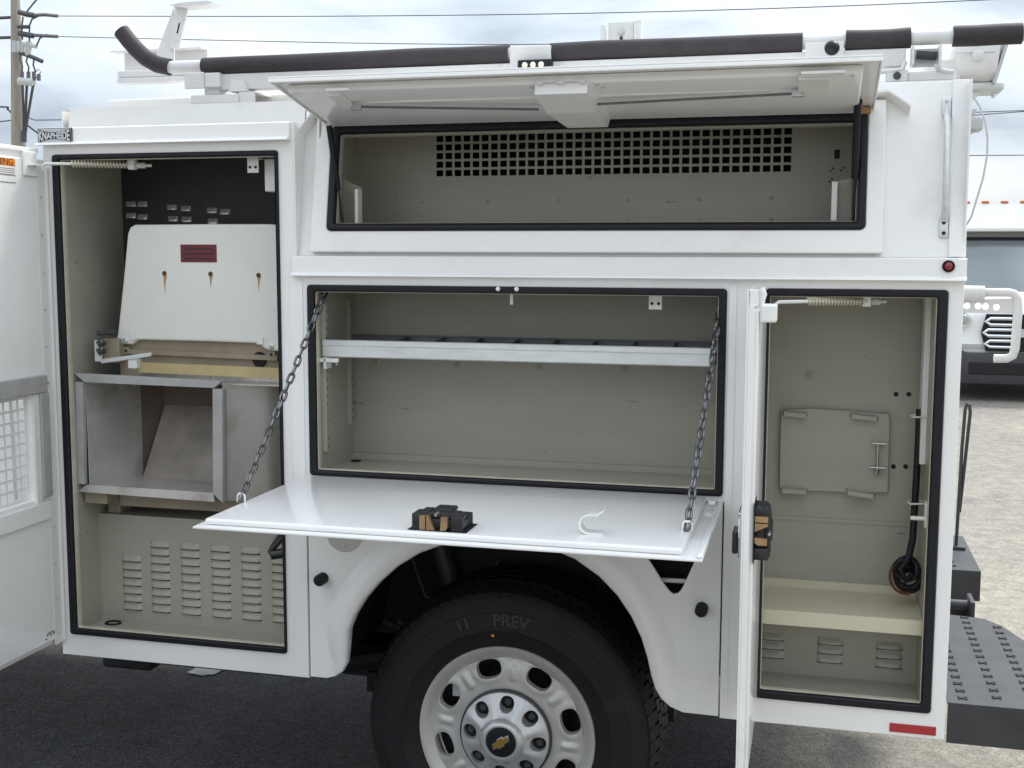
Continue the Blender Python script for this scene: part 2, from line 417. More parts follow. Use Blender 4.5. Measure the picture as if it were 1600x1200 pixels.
# fender panel with wheel arch and vee cut-out
ARCH = [(-0.676, 0.548), (-0.650, 0.556), (-0.628, 0.572), (-0.615, 0.597), (-0.610, 0.64), (-0.605, 0.69), (-0.588, 0.730), (-0.560, 0.775), (-0.520, 0.822), (-0.470, 0.868), (-0.41, 0.907), (-0.345, 0.934),
        (-0.275, 0.949), (-0.205, 0.953), (-0.135, 0.950), (-0.065, 0.940), (-0.005, 0.919), (0.055, 0.880), (0.100, 0.836), (0.135, 0.786), (0.160, 0.735),
        (0.176, 0.685), (0.186, 0.64), (0.196, 0.607), (0.212, 0.580), (0.235, 0.560), (0.265, 0.549)]
fend = [(-0.7225, 0.548)]+ARCH+[(0.3505, 0.548), (0.3505, 1.076), (-0.7225, 1.076)]
vee = [(0.150, 0.965), (0.214, 0.868), (0.226, 0.853), (0.236, 0.846), (0.246, 0.848), (0.254, 0.856), (0.262, 0.872), (0.300, 0.965)]
fmesh = plate(fend, [vee], 0.010, 0.0025, 'fender_panel'); shade(fmesh, 30)
fender = part(obj('fender_panel', fmesh, 'white_paint'))
# rolled flare round the arch
fl = MB(); rings = []
for i in range(1, len(ARCH)-1):
    a = Vector((ARCH[i][0], 0, ARCH[i][1])); t = Vector((ARCH[i+1][0]-ARCH[i-1][0], 0, ARCH[i+1][1]-ARCH[i-1][1])).normalized()
    n = Vector((-t.z, 0, t.x))
    k = max(0.0, min(1.0, (i-1)/4.0, (len(ARCH)-2-i)/4.0))
    w = 0.030+0.045*k
    row = []
    for u, y in ((0.0, 0.012), (0.0, -0.006), (0.03, -0.017), (0.10, -0.022), (0.35, -0.022), (0.6, -0.017), (0.8, -0.008), (1.0, 0.0012)):
        row.append(fl.bm.verts.new(a+n*(w*u)+Vector((0, (y if y > 0 else y*(0.12+0.88*k)), 0))))
    rings.append(row)
fs = []
for A, B in zip(rings, rings[1:]):
    for k in range(len(A)-1): fs.append(fl.bm.faces.new((A[k], A[k+1], B[k+1], B[k])))
bmesh.ops.recalc_face_normals(fl.bm, faces=fs)
o = fl.build('fender_flare', 'white_paint', None, smooth=60); part(o)
# wheel well liner and chassis behind it
wl = MB()
cx, cz = -0.205, 0.50
pr = [(cx+0.46*math.cos(R(a)), 0.575+0.40*math.sin(R(a))) for a in range(180, -1, -12)]
for (x0, z0), (x1, z1) in zip(pr, pr[1:]):
    wl.bm.faces.new([wl.bm.verts.new(q) for q in ((x0, 0.031, z0), (x1, 0.031, z1), (x1, 0.55, z1), (x0, 0.55, z0))])
wl.bm.faces.new([wl.bm.verts.new((x, 0.55, z)) for x, z in pr])
part(wl.build('wheel_well', 'pit_black', None, weld=0.0005))
vb = MB().box(0.12, 0.345, 0.10, 0.12, 0.80, 1.03); part(vb.build('vee_backing', 'pit_black'))
b_ = MB().tube([(0.20, 0.035, 0.869), (0.28, 0.035, 0.871)], 0.006, 8); part(b_.build('bracket', 'white_paint'))
ch = MB().box(-3.6, 0.85, 0.42, 0.52, 0.50, 0.62).box(-1.30, -0.85, 0.16, 0.5, 0.47, 0.54, 0.02).box(-1.46, -1.30, 0.16, 0.5, 0.45, 0.54, 0.01)
ch.tube([(-0.95, 0.3, 0.45), (-0.8, 0.3, 0.47), (-0.6, 0.35, 0.5)], 0.03, 8).tube([(-0.21, 0.3, 0.405), (-0.21, 1.5, 0.405)], 0.05, 12)
ch.box(-0.72, 0.2, 0.40, 0.47, 0.36, 0.42).box(-0.80, -0.45, 0.42, 0.46, 0.40, 0.56)
part(ch.build('chassis', 'pit_black'))
lf = MB()
for k in range(4):
    lf.tube([(-0.72+0.10*k, 0.40, 0.60-0.014*k), (-0.45, 0.40, 0.505-0.012*k), (-0.21, 0.40, 0.475-0.012*k), (0.10, 0.40, 0.515-0.012*k), (0.40-0.10*k, 0.40, 0.60-0.014*k)], 0.012, 6)
part(lf.build('leaf_spring', 'step_black', None, smooth=50))
part(MB().tube([(-0.50, 0.36, 0.90), (-0.42, 0.36, 0.66)], 0.030, 12).tube([(-0.42, 0.36, 0.66), (-0.35, 0.36, 0.44)], 0.018, 10).build('shock_absorber', 'step_black', None, smooth=50))
part(MB().tube([(-0.55, 0.33, 0.80), (-0.50, 0.30, 0.70), (-0.42, 0.30, 0.66), (-0.36, 0.33, 0.72), (-0.30, 0.36, 0.80)], 0.006, 8).build('brake_hose', 'step_black', None, smooth=50))
# rubber bumpers and access cover on the fender
for (px, py) in ((502, 904), (1094, 951)):
    q = at(px+3, py-1, 0)
    part(MB().lathe([(0, -0.034), (0.012, -0.033), (0.0155, -0.028), (0.0155, 0.0), (0.017, 0.002)], 20, (q.x, 0, q.z)).build('door_bumper', 'rubber', None, smooth=40))
q = at(538, 833, 0)
part(MB().lathe([(0, -0.004), (0.048, -0.004), (0.05, -0.002), (0.05, 0.001)], 32, (q.x, 0, q.z)).lathe([(0, -0.008), (0.006, -0.007), (0.006, -0.003)], 8, (q.x, 0, q.z-0.034)).build('access_cover', 'silver_paint', None, smooth=40))

# drip fasciae
def rail(name, x0, x1, z0, z1, out=0.020, top_in=0.0):
    prof = [(0.0, z1), (-0.004, z1+0.001), (-0.008, z1-0.002), (-0.009, z0+0.010), (-out-0.002, z0+0.005), (-out-0.004, z0+0.001), (-out-0.001, z0-0.001), (0.0, z0+0.001)]
    m = MB().poly([(x0, y-0.0005, z) for y, z in prof], (x1-x0, 0, 0))
    return part(m.build(name, 'white_paint', None, smooth=25))
rail('drip_rail', -1.482, -0.752, 1.953, 1.999)
rail('drip_rail', -0.750, 0.8745, 1.611, 1.661, 0.016)
# seams: small raised post edge strip beside front opening
part(MB().box(-0.7615, -0.7255, -0.003, 0.001, 0.546, 1.60, 0.001).build('post_strip', 'white_paint'))
part(MB().box(0.3545, 0.372, -0.0025, 0.001, 0.546, 1.60, 0.001).build('post_strip', 'white_paint'))
# badge
bx0, bx1, bz0, bz1 = -1.480, -1.375, 1.9580, 1.9985
bd = empty('maker_badge', (0, -0.012, 0)); part(bd)
obj('badge_plate', plate(rrect(bx0, bx1, bz0, bz1, 0.002), (), 0.002, 0.0004), 'label_dark', bd)
bo = obj('badge_face', plate(rrect(bx0+0.002, bx1-0.002, bz0+0.002, bz1-0.002, 0.001), (), 0.001, 0.0003), 'badge_grey', bd); bo.location.y = -0.0012
cxb, czb, wb, hb = (bx0+bx1)/2, (bz0+bz1)/2, (bx1-bx0)-0.006, (bz1-bz0)-0.005
def pinch(u): return 0.50+0.50*(2*u-1)**2
up = [(cxb-wb/2+wb*k/16, czb+hb/2*pinch(k/16)) for k in range(17)]; dn = [(x, 2*czb-z) for x, z in reversed(up)]
bo = obj('badge_band', plate(up+dn, (), 0.0008, 0.0002), 'label_dark', bd); bo.location.y = -0.0024
me = text_mesh('KNAPHEIDE', 1.0, 0.0006, bold=0.028)
xs = [v.co.x for v in me.vertices]; ys = [v.co.y for v in me.vertices]
for v in me.vertices:
    u = (v.co.x-min(xs))/(max(xs)-min(xs)); w = (v.co.y-min(ys))/(max(ys)-min(ys))-0.5
    v.co = Vector((cxb+(u-0.5)*wb*0.95, czb+w*hb*pinch(u)*0.86, v.co.z))
me.transform(XZ); bo = obj('lettering', me, 'badge_letters', bd); bo.location.y = -0.0035

# ------------------------------------------------------------------ tilted upper side
TH = math.atan2(0.070, 0.403)
UO = Vector((0, 0.015, 1.6605)); UN = Vector((0, -math.cos(TH), math.sin(TH))); UT = Vector((0, math.sin(TH), math.cos(TH)))
def upl(px, py, off=0.0):           # photo point -> local (x, z) on the tilted panel (raised by off)
    q = onplane(px, py, UO+UN*off, UN)-UO; return q.x, q.dot(UT)
OU = (-0.660, 0.655, 0.062, 0.332)
ume = plate([(-0.744, 0), (XR, 0), (XR, 0.4085), (-0.744, 0.4085)], [rrect(*OU, 0.01)], 0.012, 0.003, 'upper_panel')
upper = obj('upper_panel', ume, 'white_paint'); part(upper)
upper.location = UO+TOFF; upper.rotation_euler.x = -TH
shade(ume, 30)
fx = plate(rrect(-0.703, 0.694, 0.008, 0.362, 0.004), [rrect(*OU, 0.012)], 0.022, 0.0035, 'raised_frame'); shade(fx, 30)
o = obj('raised_frame', fx, 'white_paint', upper); o.location.y = -0.0221
sl = frame_ring(OU[0], OU[1], OU[2], OU[3], (0.020, 0.018, 0.017, 0.018), (-0.028, -0.004), 'door_seal', 'rubber', upper, 0.005, 0.012)
lip = frame_ring(OU[0]+0.0205, OU[1]-0.0205, OU[2]+0.0205, OU[3]-0.0205, 0.0016, (-0.012, 0.012), 'opening_flange', 'liner_paint', upper, 0.0008, 0.004)
# gutter above the opening with its two down-turned ends
gm = MB()
gx = [(-0.742, 0.310), (-0.702, 0.3665), (0.697, 0.3665), (0.745, 0.330)]
for (xa, za), (xb, zb) in zip(gx, gx[1:]):
    gm.poly([(xa, 0, za), (xa, -0.040, za+0.004), (xa, -0.040, za+0.009), (xa, 0, za+0.006)], (0, 0, 0)) if False else None
    q = [(0.0, 0.0), (-0.042, 0.006), (-0.044, 0.010), (0.0, 0.004)]
    A = [gm.bm.verts.new((xa, y, za+z)) for y, z in q]; B = [gm.bm.verts.new((xb, y, zb+z)) for y, z in q]
    for k in range(4): gm.bm.faces.new((A[k], A[(k+1) % 4], B[(k+1) % 4], B[k]))
    gm.bm.faces.new(list(reversed(A))); gm.bm.faces.new(B)
bmesh.ops.recalc_face_normals(gm.bm, faces=gm.bm.faces)
gm.build('gutter', 'white_paint', upper)
# corner post and grab handle
MB().box(0.836, 0.8735, -0.008, 0.004, 0.002, 0.408, 0.003).build('corner_post', 'white_paint', upper)
hx = upl(1478, 200)[0]
gh = empty('grab_handle', (0, 0, 0), None); part(gh)
gh.location = UO+TOFF; gh.rotation_euler.x = -TH
z0, z1 = upl(1474, 372)[1], upl(1480, 152)[1]
hm = MB().tube([(hx, -0.006, z0+0.040), (hx, -0.022, z0+0.055), (hx, -0.036, z0+0.075), (hx, -0.036, z1-0.075), (hx, -0.022, z1-0.055), (hx, -0.006, z1-0.040)], 0.0075, 12)
for zz in (z0, z1-0.046): hm.box(hx-0.010, hx+0.010, -0.007, -0.0005, zz, zz+0.046, 0.003)
hm.build('handle_bar', 'galv', gh, smooth=40)
for zz in (z0+0.010, z0+0.034, z1-0.010, z1-0.034):
    MB().lathe([(0, -0.0105), (0.0035, -0.0100), (0.0045, -0.0075), (0.0045, -0.0065)], 12, (hx, 0, zz)).build('bolt', 'zinc' if zz > 0.2 else 'rubber', gh, smooth=40)
# marker light and reflector
q = at(1482, 416, -0.01)
ml = empty('marker_light', (q.x, -0.009, q.z)); part(ml)
MB().lathe([(0.0135, 0), (0.0135, -0.005), (0.011, -0.007), (0.0108, -0.003)], 28).build('bezel', 'rubber', ml, smooth=40)
MB().lathe([(0, -0.010), (0.006, -0.009), (0.0105, -0.005), (0.0105, -0.002)], 28).build('lens', 'red_lens', ml, smooth=60)
a, b = at(1390, 1129, 0), at(1462, 1152, 0)
part(MB().box(a.x, b.x, -0.003, 0.0005, b.z+0.004, a.z, 0.001).build('reflector', 'red_reflector'))

# ------------------------------------------------------------------ shell: roof, walls, cargo space
ZR = 2.064
rf = MB().box(XL+0.02, XR, 0.088, 1.865, ZR-0.012, ZR, 0.004)
rf.poly([(XL+0.03, 0.072, 1.99), (XL+0.03, 0.086, 2.063), (XL+0.03, 0.12, 2.063), (XL+0.03, 0.12, 1.99)], (-0.745-XL-0.032, 0, 0))
roof = part(rf.build('roof', 'roof_white'))
part(MB().box(XL, -0.7452, 0.012, 0.10, 1.993, 1.9988, 0.001).build('roof_ledge', 'roof_white'))
a = at(172, 160, 0.22); 
part(MB().box(a.x, -0.55, 0.20, 1.6, ZR, 2.098, 0.008).build('roof_curb', 'roof_white'))
part(MB().poly([(-0.742, 0.0015, 1.655), (-0.742, 0.0015, 1.9985), (-0.742, 0.085, 1.9985), (-0.742, 0.030, 1.655)], (-0.008, 0, 0)).build('post_side', 'white_paint'))
sh = MB().box(XL, XL+0.004, 0.0125, 0.0895, 0.95, 1.9925).box(XL, XL+0.004, 0.0895, 1.85, 0.95, 2.055).box(XL, XL+0.004, 0.0125, 0.42, 0.546, 0.95)
part(sh.build('front_wall', 'white_paint'))
sh = MB().box(XR-0.004, XR, 0.0125, 0.40, 0.546, 2.055).box(XR-0.004, XR, 0.40, 1.85, 0.66, 2.062)
part(sh.build('rear_wall', 'white_paint'))
part(MB().box(XL, XR, 1.85, 1.86, 0.546, 2.062).build('far_wall', 'white_paint'))
part(MB().box(XL+0.005, XR-0.005, 0.32, 1.849, 0.93, 0.95).build('cargo_floor', 'liner_dark'))
part(MB().box(XL+0.006, XR-0.006, 0.62, 0.63, 0.951, 2.051).box(XL+0.006, XR-0.006, 0.32, 0.619, 2.040, 2.0515).build('dark_cargo_sheet', 'pit_black'))  # added black sheets that make the space behind the mesh look dark
part(MB().box(XL, XR, 0.40, 0.404, 0.546, 0.93).build('inner_skirt', 'pit_black'))

# ------------------------------------------------------------------ compartments
D, DL = 0.255, 0.12
SW = 0.020
def seal_and_lip(o, w):
    part(frame_ring(o[0], o[1], o[2], o[3], w, (-0.008, 0.014), 'door_seal', 'rubber', None, 0.004, 0.009))
    e = 0.0004
    part(frame_ring(o[0]+w[0]+e, o[1]-w[1]-e, o[2]+w[2]+e, o[3]-w[3]-e, 0.0018, (0.002, 0.022), 'opening_flange', 'flange_paint', None, 0.0006, 0.004))
SWL, SWM, SWR = (0.020, 0.005, 0.017, 0.013), (0.020, 0.018, 0.014, 0.016), (0.009, 0.022, 0.020, 0.016)
for o, w in ((OL, SWL), (OM, SWM), (OR, SWR)): seal_and_lip(o, w)
t = 0.003
def liner(name, boxes, m='liner_paint'):
    mb = MB()
    for b in boxes: mb.box(*b)
    return part(mb.build(name, m))
def louver_mesh(w, h, d):
    bm = MB(); n = 10; rows = []
    for j, (v, e) in enumerate(((0.0, 1.0), (0.12, 1.0), (0.45, 0.75), (0.8, 0.3), (1.0, 0.0))):
        row = []
        for i in range(n+1):
            u = -1+2*i/n
            k = max(0.0, 1-abs(u)**4)**0.5
            row.append(bm.bm.verts.new((u*w/2*(1-0.10*v), -d*e*k, v*h)))
        rows.append(row)
    for A, B in zip(rows, rows[1:]):
        for i in range(n): bm.bm.faces.new((A[i], B[i], B[i+1], A[i+1]))
    bm.bm.faces.new([rows[0][0]]+[rows[0][i] for i in range(1, n)]+[rows[0][n]]) 
    bmesh.ops.recalc_face_normals(bm.bm, faces=bm.bm.faces)
    me = bpy.data.meshes.new('louver'); bm.bm.to_mesh(me); bm.bm.free(); shade(me, 40)
    return me
def slot_mesh(w, h=0.004):
    m = MB().box(-w/2*0.93, w/2*0.93, -0.0012, 0.0005, -h, h*0.2)
    me = bpy.data.meshes.new('slot'); m.bm.to_mesh(me); m.bm.free(); return me

# --- front (left) compartment
x0, x1, z0, z1 = OL[0]+SWL[0], OL[1]-SWL[1], OL[2]+SWL[2], OL[3]-SWL[3]
zl = 0.925
LA = liner('front_compartment', [(x0-t, x0, 0.02, 0.292, z0-0.03, z1+0.07), (x1, x1+t, 0.02, 0.52, z0-0.03, z1+0.07), (x0-t, x1+t, 0.02, 0.50, z1+0.070, z1+0.075),
      (x0, x1, DL, DL+t, z0-0.012, zl), (x0, x1, DL+t, D, zl-t, zl), (x0, x1, 0.0205, DL, z0-0.015, z0-0.011), (x0, x1, D, D+t, zl-t, 1.33)])
part(MB().box(x0-0.004, x1, 0.292, 0.295, 1.30, z1+0.08).box(x0, x1, D+0.004, 0.291, 1.326, 1.330).build('rear_bulkhead', 'liner_dark'))  # shade of a deep recess is put into the bulkhead's near-black colour
me_l = louver_mesh(0.062, 0.0155, 0.008); me_s = slot_mesh(0.062)
me_l.materials.append(MATS['liner_paint']); me_s.materials.append(MATS['pit_black'])
def louvers(parent, cols, zt, dz, y, rows, ml=None, ms=None):
    for (cx_, a_, n_) in cols:
        for k in range(n_):
            z = zt-dz*(a_+k)
            o = obj('louver', ml or me_l, None, parent); o.location = (cx_, y, z)
            s_ = obj('louver_slot', ms or me_s, None, parent); s_.location = (cx_, y-0.0005, z)
cols = []
for i, (xa, xb) in enumerate(((190, 223), (235, 267), (282, 314), (329, 362), (376, 409), (424, 457))):
    c = (at(xa, 900, DL).x+at(xb, 900, DL).x)/2
    cols.append((c, 2 if i == 0 else 0, 7 if i == 0 else 9))
louvers(LA, cols, 0.840, 0.0236, DL, 9)
# top bulkhead louvers; daylight through them is put into their bright metal colour
me_d = louver_mesh(0.034, 0.015, 0.007); me_d.materials.append(MATS['aluminium'])
lv = MB()
for (px, py) in ((204, 319), (222, 319), (268, 324), (290, 326), (331, 329), (351, 331), (204, 337), (222, 339), (270, 342), (291, 343), (332, 346)):
    q = at(px, py, 0.29)
    o = obj('louver', me_d, None, None); o.location = (q.x, 0.2915, q.z-0.007); o.parent = LA
# strike plates and drain
def strike(px, py, Y, w=0.032, h=0.036):
    q = at(px, py, Y)
    s_ = part(MB().box(q.x-w/2, q.x+w/2, Y, Y+0.003, q.z-h/2, q.z+h/2, 0.001).box(q.x-w/2, q.x+w/2, Y, Y+0.03, q.z+h/2, q.z+h/2+0.003).build('strike_plate', 'old_white'))
    for k in (-1, 1):
        MB().lathe([(0, -0.0012), (0.0038, -0.001), (0.0038, 0)], 12, (q.x+k*w*0.25, Y, q.z-h*0.1)).build('bolt_hole', 'pit_black', s_)
strike(395, 259, 0.04); 
q = at(424, 272, 0.06); part(MB().box(q.x-0.02, q.x+0.03, 0.06, 0.10, q.z-0.045, q.z+0.04, 0.003).build('lamp_box', 'old_white'))
q = atZ(177, 974, z0-0.011); part(MB().tube([Vector((q.x+0.021*math.cos(2*PI*k/20), q.y+0.016*math.sin(2*PI*k/20), z0-0.010)) for k in range(20)], 0.004, 6, closed=True).build('drain_grommet', 'rubber', None, smooth=60))
# strap and handle
sp = MB().tube([at(440, 832, 0.07), at(428, 850, 0.06), at(421, 862, 0.05), at(428, 872, 0.05)], 0.006, 8).tube([at(424, 867, 0.05), at(444, 864, 0.06)], 0.014, 12)
sp.tube([at(425, 858, 0.05), at(436, 846, 0.055), at(444, 838, 0.06)], 0.008, 8)
part(sp.build('rubber_strap', 'black_plastic', None, smooth=50))

# --- middle compartment
x0, x1, z0, z1 = OM[0]+SWM[0], OM[1]-SWM[1], OM[2]+SWM[2], OM[3]-SWM[3]
MC = liner('middle_compartment', [(x0-t, x0, 0.02, D, z0-0.01, z1+0.03), (x1, x1+t, 0.02, D, z0-0.01, z1+0.03), (x0-t, x1+t, 0.02, D, z1+0.03, z1+0.033),
      (x0-t, x1+t, D, D+t, z0-0.012, z1+0.03), (x0-t, x1+t, 0.0205, D, z0-0.014, z0-0.010), (x0, x1, D-0.012, D, z0-0.010, z0+0.006)])
# standards with slots
for (y, zz0, zz1) in ((0.045, 1.15, 1.54), (0.215, 1.20, 1.545)):
    sd_ = MB().box(x0, x0+0.012, y-0.009, y+0.009, zz0, zz1, 0.001).build('shelf_standard', 'old_white' if False else 'liner_paint', MC)
    sl_ = MB()
    z = zz0+0.015
    while z < zz1-0.01:
        sl_.box(x0+0.0118, x0+0.0125, y-0.0015, y+0.0015, z-0.004, z+0.004); z += 0.022
    tag(sl_.build('standard_slots', 'pit_black', MC), kind='stuff')
for px, py in ((588, 565), (714, 571), (842, 574), (976, 577)):
    q = at(px, py, D)
    MB().lathe([(0.009, 0), (0.0088, -0.0025), (0.0065, -0.003), (0.006, -0.001), (0.0035, -0.001), (0.003, -0.005), (0, -0.005)], 16, (q.x, D, q.z)).build('bolt', 'liner_paint', MC, smooth=40)
strike(1024, 472, 0.05); 
q = at(799, 468, 0.05); part(MB().box(q.x-0.004, q.x+0.004, 0.05, 0.053, q.z-0.013, q.z+0.02, 0.001).build('hanger_tab', 'old_white'))
q = at(946, 459, 0.03); part(MB().box(q.x-0.008, q.x+0.008, 0.028, 0.034, q.z-0.002, q.z+0.01, 0.001).build('hanger_tab', 'old_white'))
bolt_row = [(at(px, 452, -0.005).x) for px in (779, 808)]
for xx in bolt_row: part(MB().lathe([(0, -0.006), (0.004, -0.005), (0.006, 0.0)], 10, (xx, -0.011, 1.583)).build('rivet', 'white_paint', None, smooth=40))
q = atZ(553, 722, z0-0.010); part(MB().lathe([(0, 0.0), (0.014, 0.0), (0.015, 0.002)], 16).build('drain_hole', 'pit_black')).matrix_basis = Matrix.Translation(Vector((q.x, 0.20, z0-0.0095))+TOFF) @ Matrix.Rotation(R(90), 4, 'X')

# divided tray resting on brackets
tray = empty('divided_tray', (-0.19, 0.14, 1.399)); tag(tray, 'long galvanised divider tray with pale front lip across the middle compartment', 'tray')
def tp(o): o.parent = tray; o.location = -Vector(tray.location); return o
tx0, tx1, ty0, ty1, tz0, tz1 = -0.686, 0.318, 0.035, 0.215, 1.400, 1.446
tp(MB().poly([(tx0, ty0, tz0), (tx0, ty0-0.004, tz0+0.003), (tx0, ty0-0.004, tz1-0.016), (tx0, ty0-0.007, tz1-0.014), (tx0, ty0-0.007, tz1-0.002), (tx0, ty0-0.003, tz1), (tx0, ty0+0.002, tz1), (tx0, ty0+0.002, tz0)], (tx1-tx0, 0, 0)).build('front_lip', 'galv'))
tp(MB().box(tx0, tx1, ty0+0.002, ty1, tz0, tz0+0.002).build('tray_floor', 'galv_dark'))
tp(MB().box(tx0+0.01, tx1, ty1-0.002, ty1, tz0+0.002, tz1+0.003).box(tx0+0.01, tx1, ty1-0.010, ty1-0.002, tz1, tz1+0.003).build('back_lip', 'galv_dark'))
for i in range(9):
    X = at(680+i*57.5 if i < 7 else 1030+(i-7)*57, 540, 0.2).x
    X = -0.515+i*0.1035
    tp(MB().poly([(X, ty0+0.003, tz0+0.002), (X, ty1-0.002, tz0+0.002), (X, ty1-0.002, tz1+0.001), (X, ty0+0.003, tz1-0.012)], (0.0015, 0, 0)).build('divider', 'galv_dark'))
br = MB().box(-0.700+0.008, -0.640, 0.020, 0.030, 1.388, 1.398, 0.001).box(x0+0.0125, x0+0.018, 0.02, 0.06, 1.37, 1.40, 0.001)
part(br.build('tray_bracket', 'old_white'))
q = at(526, 565, 0.05); part(MB().cyl((q.x, 0.05, 1.399), (q.x, 0.05, 1.385), 0.005, 8).cyl((q.x, 0.05, 1.385), (q.x, 0.05, 1.378), 0.003, 8).build('wing_bolt', 'zinc'))

# --- rear (right) compartment
x0, x1, z0, z1 = OR[0]+SWR[0], OR[1]-SWR[1], OR[2]+SWR[2], OR[3]-SWR[3]
ys = 0.032; zs = 0.816; DLR = 0.165
RC = liner('rear_compartment', [(x0-0.012-t, x0-0.012, 0.02, D, z0-0.02, z1+0.04), (x1, x1+t, 0.02, D, z0-0.02, z1+0.04), (x0-0.012, x1+t, 0.02, D, z1+0.04, z1+0.043),
      (x0-0.012, x1, D, D+t, zs, z1+0.04), 
      (x0-0.012, x1, DLR, DLR+t, z0-0.02, zs-t), (x0-0.012, x1, 0.0225, DLR, z0-0.016, z0-0.012)])
part(MB().box(x0-0.0115, x1-0.0005, ys, D-0.0005, zs-t, zs).box(x0-0.0115, x1-0.0005, ys, ys+t, zs-0.036, zs-t).box(x0-0.0115, x1-0.0005, D-0.010, D-0.0005, zs, zs+0.020).build('compartment_shelf', 'cream_paint'))
MB().box(x0-0.012, x1, D-0.0025, D, 0.99, 1.0).build('liner_rib', 'liner_paint', RC)
me_r = louver_mesh(0.066, 0.016, 0.009); me_rs = slot_mesh(0.066); me_r.materials.append(MATS['liner_paint']); me_rs.materials.append(MATS['pit_black'])
louvers(RC, [(at(1205, 1010, DLR).x, 0, 3), (at(1297, 1010, DLR).x, 0, 3), (at(1389, 1020, DLR).x, 0, 3)], 0.700, 0.0232, DLR, 3, me_r, me_rs)
# bolt holes and a bolt in the back liner
for px, py in ((1400, 616), (1420, 616), (1396, 729), (1415, 729)):
    q = at(px, py, D); MB().lathe([(0, -0.001), (0.006, -0.001), (0.006, 0)], 14, (q.x, D, q.z)).build('bolt_hole', 'pit_black', RC)
q = at(1265, 586, D); MB().lathe([(0.011, 0), (0.0105, -0.0025), (0.0075, -0.003), (0.007, -0.001), (0.004, -0.001), (0.0035, -0.005), (0, -0.005)], 18, (q.x, D, q.z)).build('bolt', 'liner_paint', RC, smooth=40)
# blank hatch plate with tabs and latch bolt
hp = empty('hatch_plate', (0, 0, 0)); part(hp)
pts = [at(px, py, D) for px, py in ((1221, 639), (1270, 637), (1388, 645), (1390, 655), (1387, 768), (1330, 768), (1290, 766), (1218, 764), (1219, 690))]
obj('cover_sheet', plate([(p.x, p.z) for p in reversed(pts)], (), 0.016, 0.002), 'liner_paint', hp).location.y = D-0.0165
for (ax, ay, bx_, by_) in ((1223, 640, 1262, 647), (1328, 644, 1372, 652), (1220, 760, 1262, 766), (1322, 763, 1367, 773)):
    a, b = at(ax, ay, D-0.02), at(bx_, by_, D-0.02)
    MB().poly([(a.x, D-0.016, a.z), (a.x+0.004, D-0.034, a.z-0.004), (b.x-0.004, D-0.034, b.z+0.002), (b.x, D-0.016, b.z+0.003)], (0, -0.001, -0.010)).build('retaining_tab', 'liner_paint', hp)
a, b = at(1372, 690, D-0.02), at(1371, 736, D-0.02)
MB().cyl((a.x, D-0.028, a.z), (a.x, D-0.028, b.z), 0.003, 10).build('latch_bolt', 'zinc', hp, smooth=50)
for zz in (a.z-0.002, b.z+0.012): MB().box(a.x-0.018, a.x+0.02, D-0.040, D-0.016, zz-0.0015, zz+0.0015).build('latch_ear', 'zinc', hp)
MB().cyl((a.x, D-0.028, b.z+0.004), (a.x, D-0.028, b.z-0.006), 0.006, 6).build('nut', 'zinc', hp)
# wall channel, cable and coil on the right wall
MB().box(x1-0.014, x1, 0.13, 0.20, 1.17, z1+0.03, 0.002).build('cable_channel', 'old_white', RC)
cb = MB().tube([(x1-0.016, 0.16, 1.30), (x1-0.017, 0.15, 1.18), (x1-0.020, 0.14, 1.06), (x1-0.022, 0.13, 0.99), (x1-0.030, 0.12, 0.945), (x1-0.048, 0.12, 0.915), (x1-0.035, 0.115, 0.885), (x1-0.022, 0.11, 0.91)], 0.0085, 10)
cable = MB(); 
hs = empty('cable_harness', (0, 0, 0)); part(hs)
cb.build('cable', 'rubber', hs, smooth=60)
rg = MB()
for k, (dx, dz, r_) in enumerate(((-0.035, 0.915, 0.026), (-0.030, 0.895, 0.029), (-0.028, 0.880, 0.026))):
    rg.tube([(x1+dx+r_*math.cos(2*PI*i/18), 0.125+0.012*k+0.008*math.sin(4*PI*i/18), dz+r_*math.sin(2*PI*i/18)) for i in range(18)], 0.0072, 8, closed=True)
rg.build('cable_coil', 'rubber', hs, smooth=60)
MB().tube([(x1-0.035+0.037*math.cos(a_), 0.12, 0.897+0.043*math.sin(a_)) for a_ in [R(120+12*i) for i in range(15)]], 0.0035, 8).build('rusty_ring', 'rust', hs, smooth=60)
for zz in (1.285, 1.075):
    MB().tube([(x1, 0.13, zz), (x1-0.03, 0.12, zz), (x1-0.036, 0.14, zz), (x1-0.03, 0.165, zz), (x1, 0.165, zz)], 0.0025, 6).build('cable_clip', 'old_white', hs)
MB().box(x1-0.004, x1, 0.04, 0.075, 1.035, 1.095, 0.001).cyl((x1, 0.055, 1.055), (x1-0.035, 0.055, 1.055), 0.005, 10).build('pin_hook', 'old_white', RC, smooth=40)

# --- upper compartment
YU = 0.30
x0, x1 = OU[0]+0.02, OU[1]-0.02
UC = liner('upper_compartment', [(x0-0.05-t, x0-0.05, 0.045, YU, 1.69, 2.05), (x1+0.02, x1+0.02+t, 0.045, YU, 1.69, 2.05), (x0-0.05, x1+0.02, 0.05, YU, 1.695, 1.699), (x0-0.05, x1+0.02, 0.10, YU, 2.046, 2.05)])
a, b = at(680, 209, YU), at(1240, 193, YU); c_, d_ = at(680, 277, YU), at(1240, 267, YU)
mx0, mx1 = a.x, b.x; mzt, mzb = 1.9895, 1.8745
n = 37; m_ = 5
pitch = (mx1-mx0)/n
xs_ = [x0-0.05]; 
for i in range(n): xs_ += [mx0+i*pitch+pitch*0.13, mx0+(i+1)*pitch-pitch*0.13]
xs_.append(x1+0.02)
pz = (mzt-mzb)/m_
zs_ = [1.699]
for j in range(m_): zs_ += [mzb+j*pz+pz*0.14, mzb+(j+1)*pz-pz*0.14]
zs_.append(2.046)
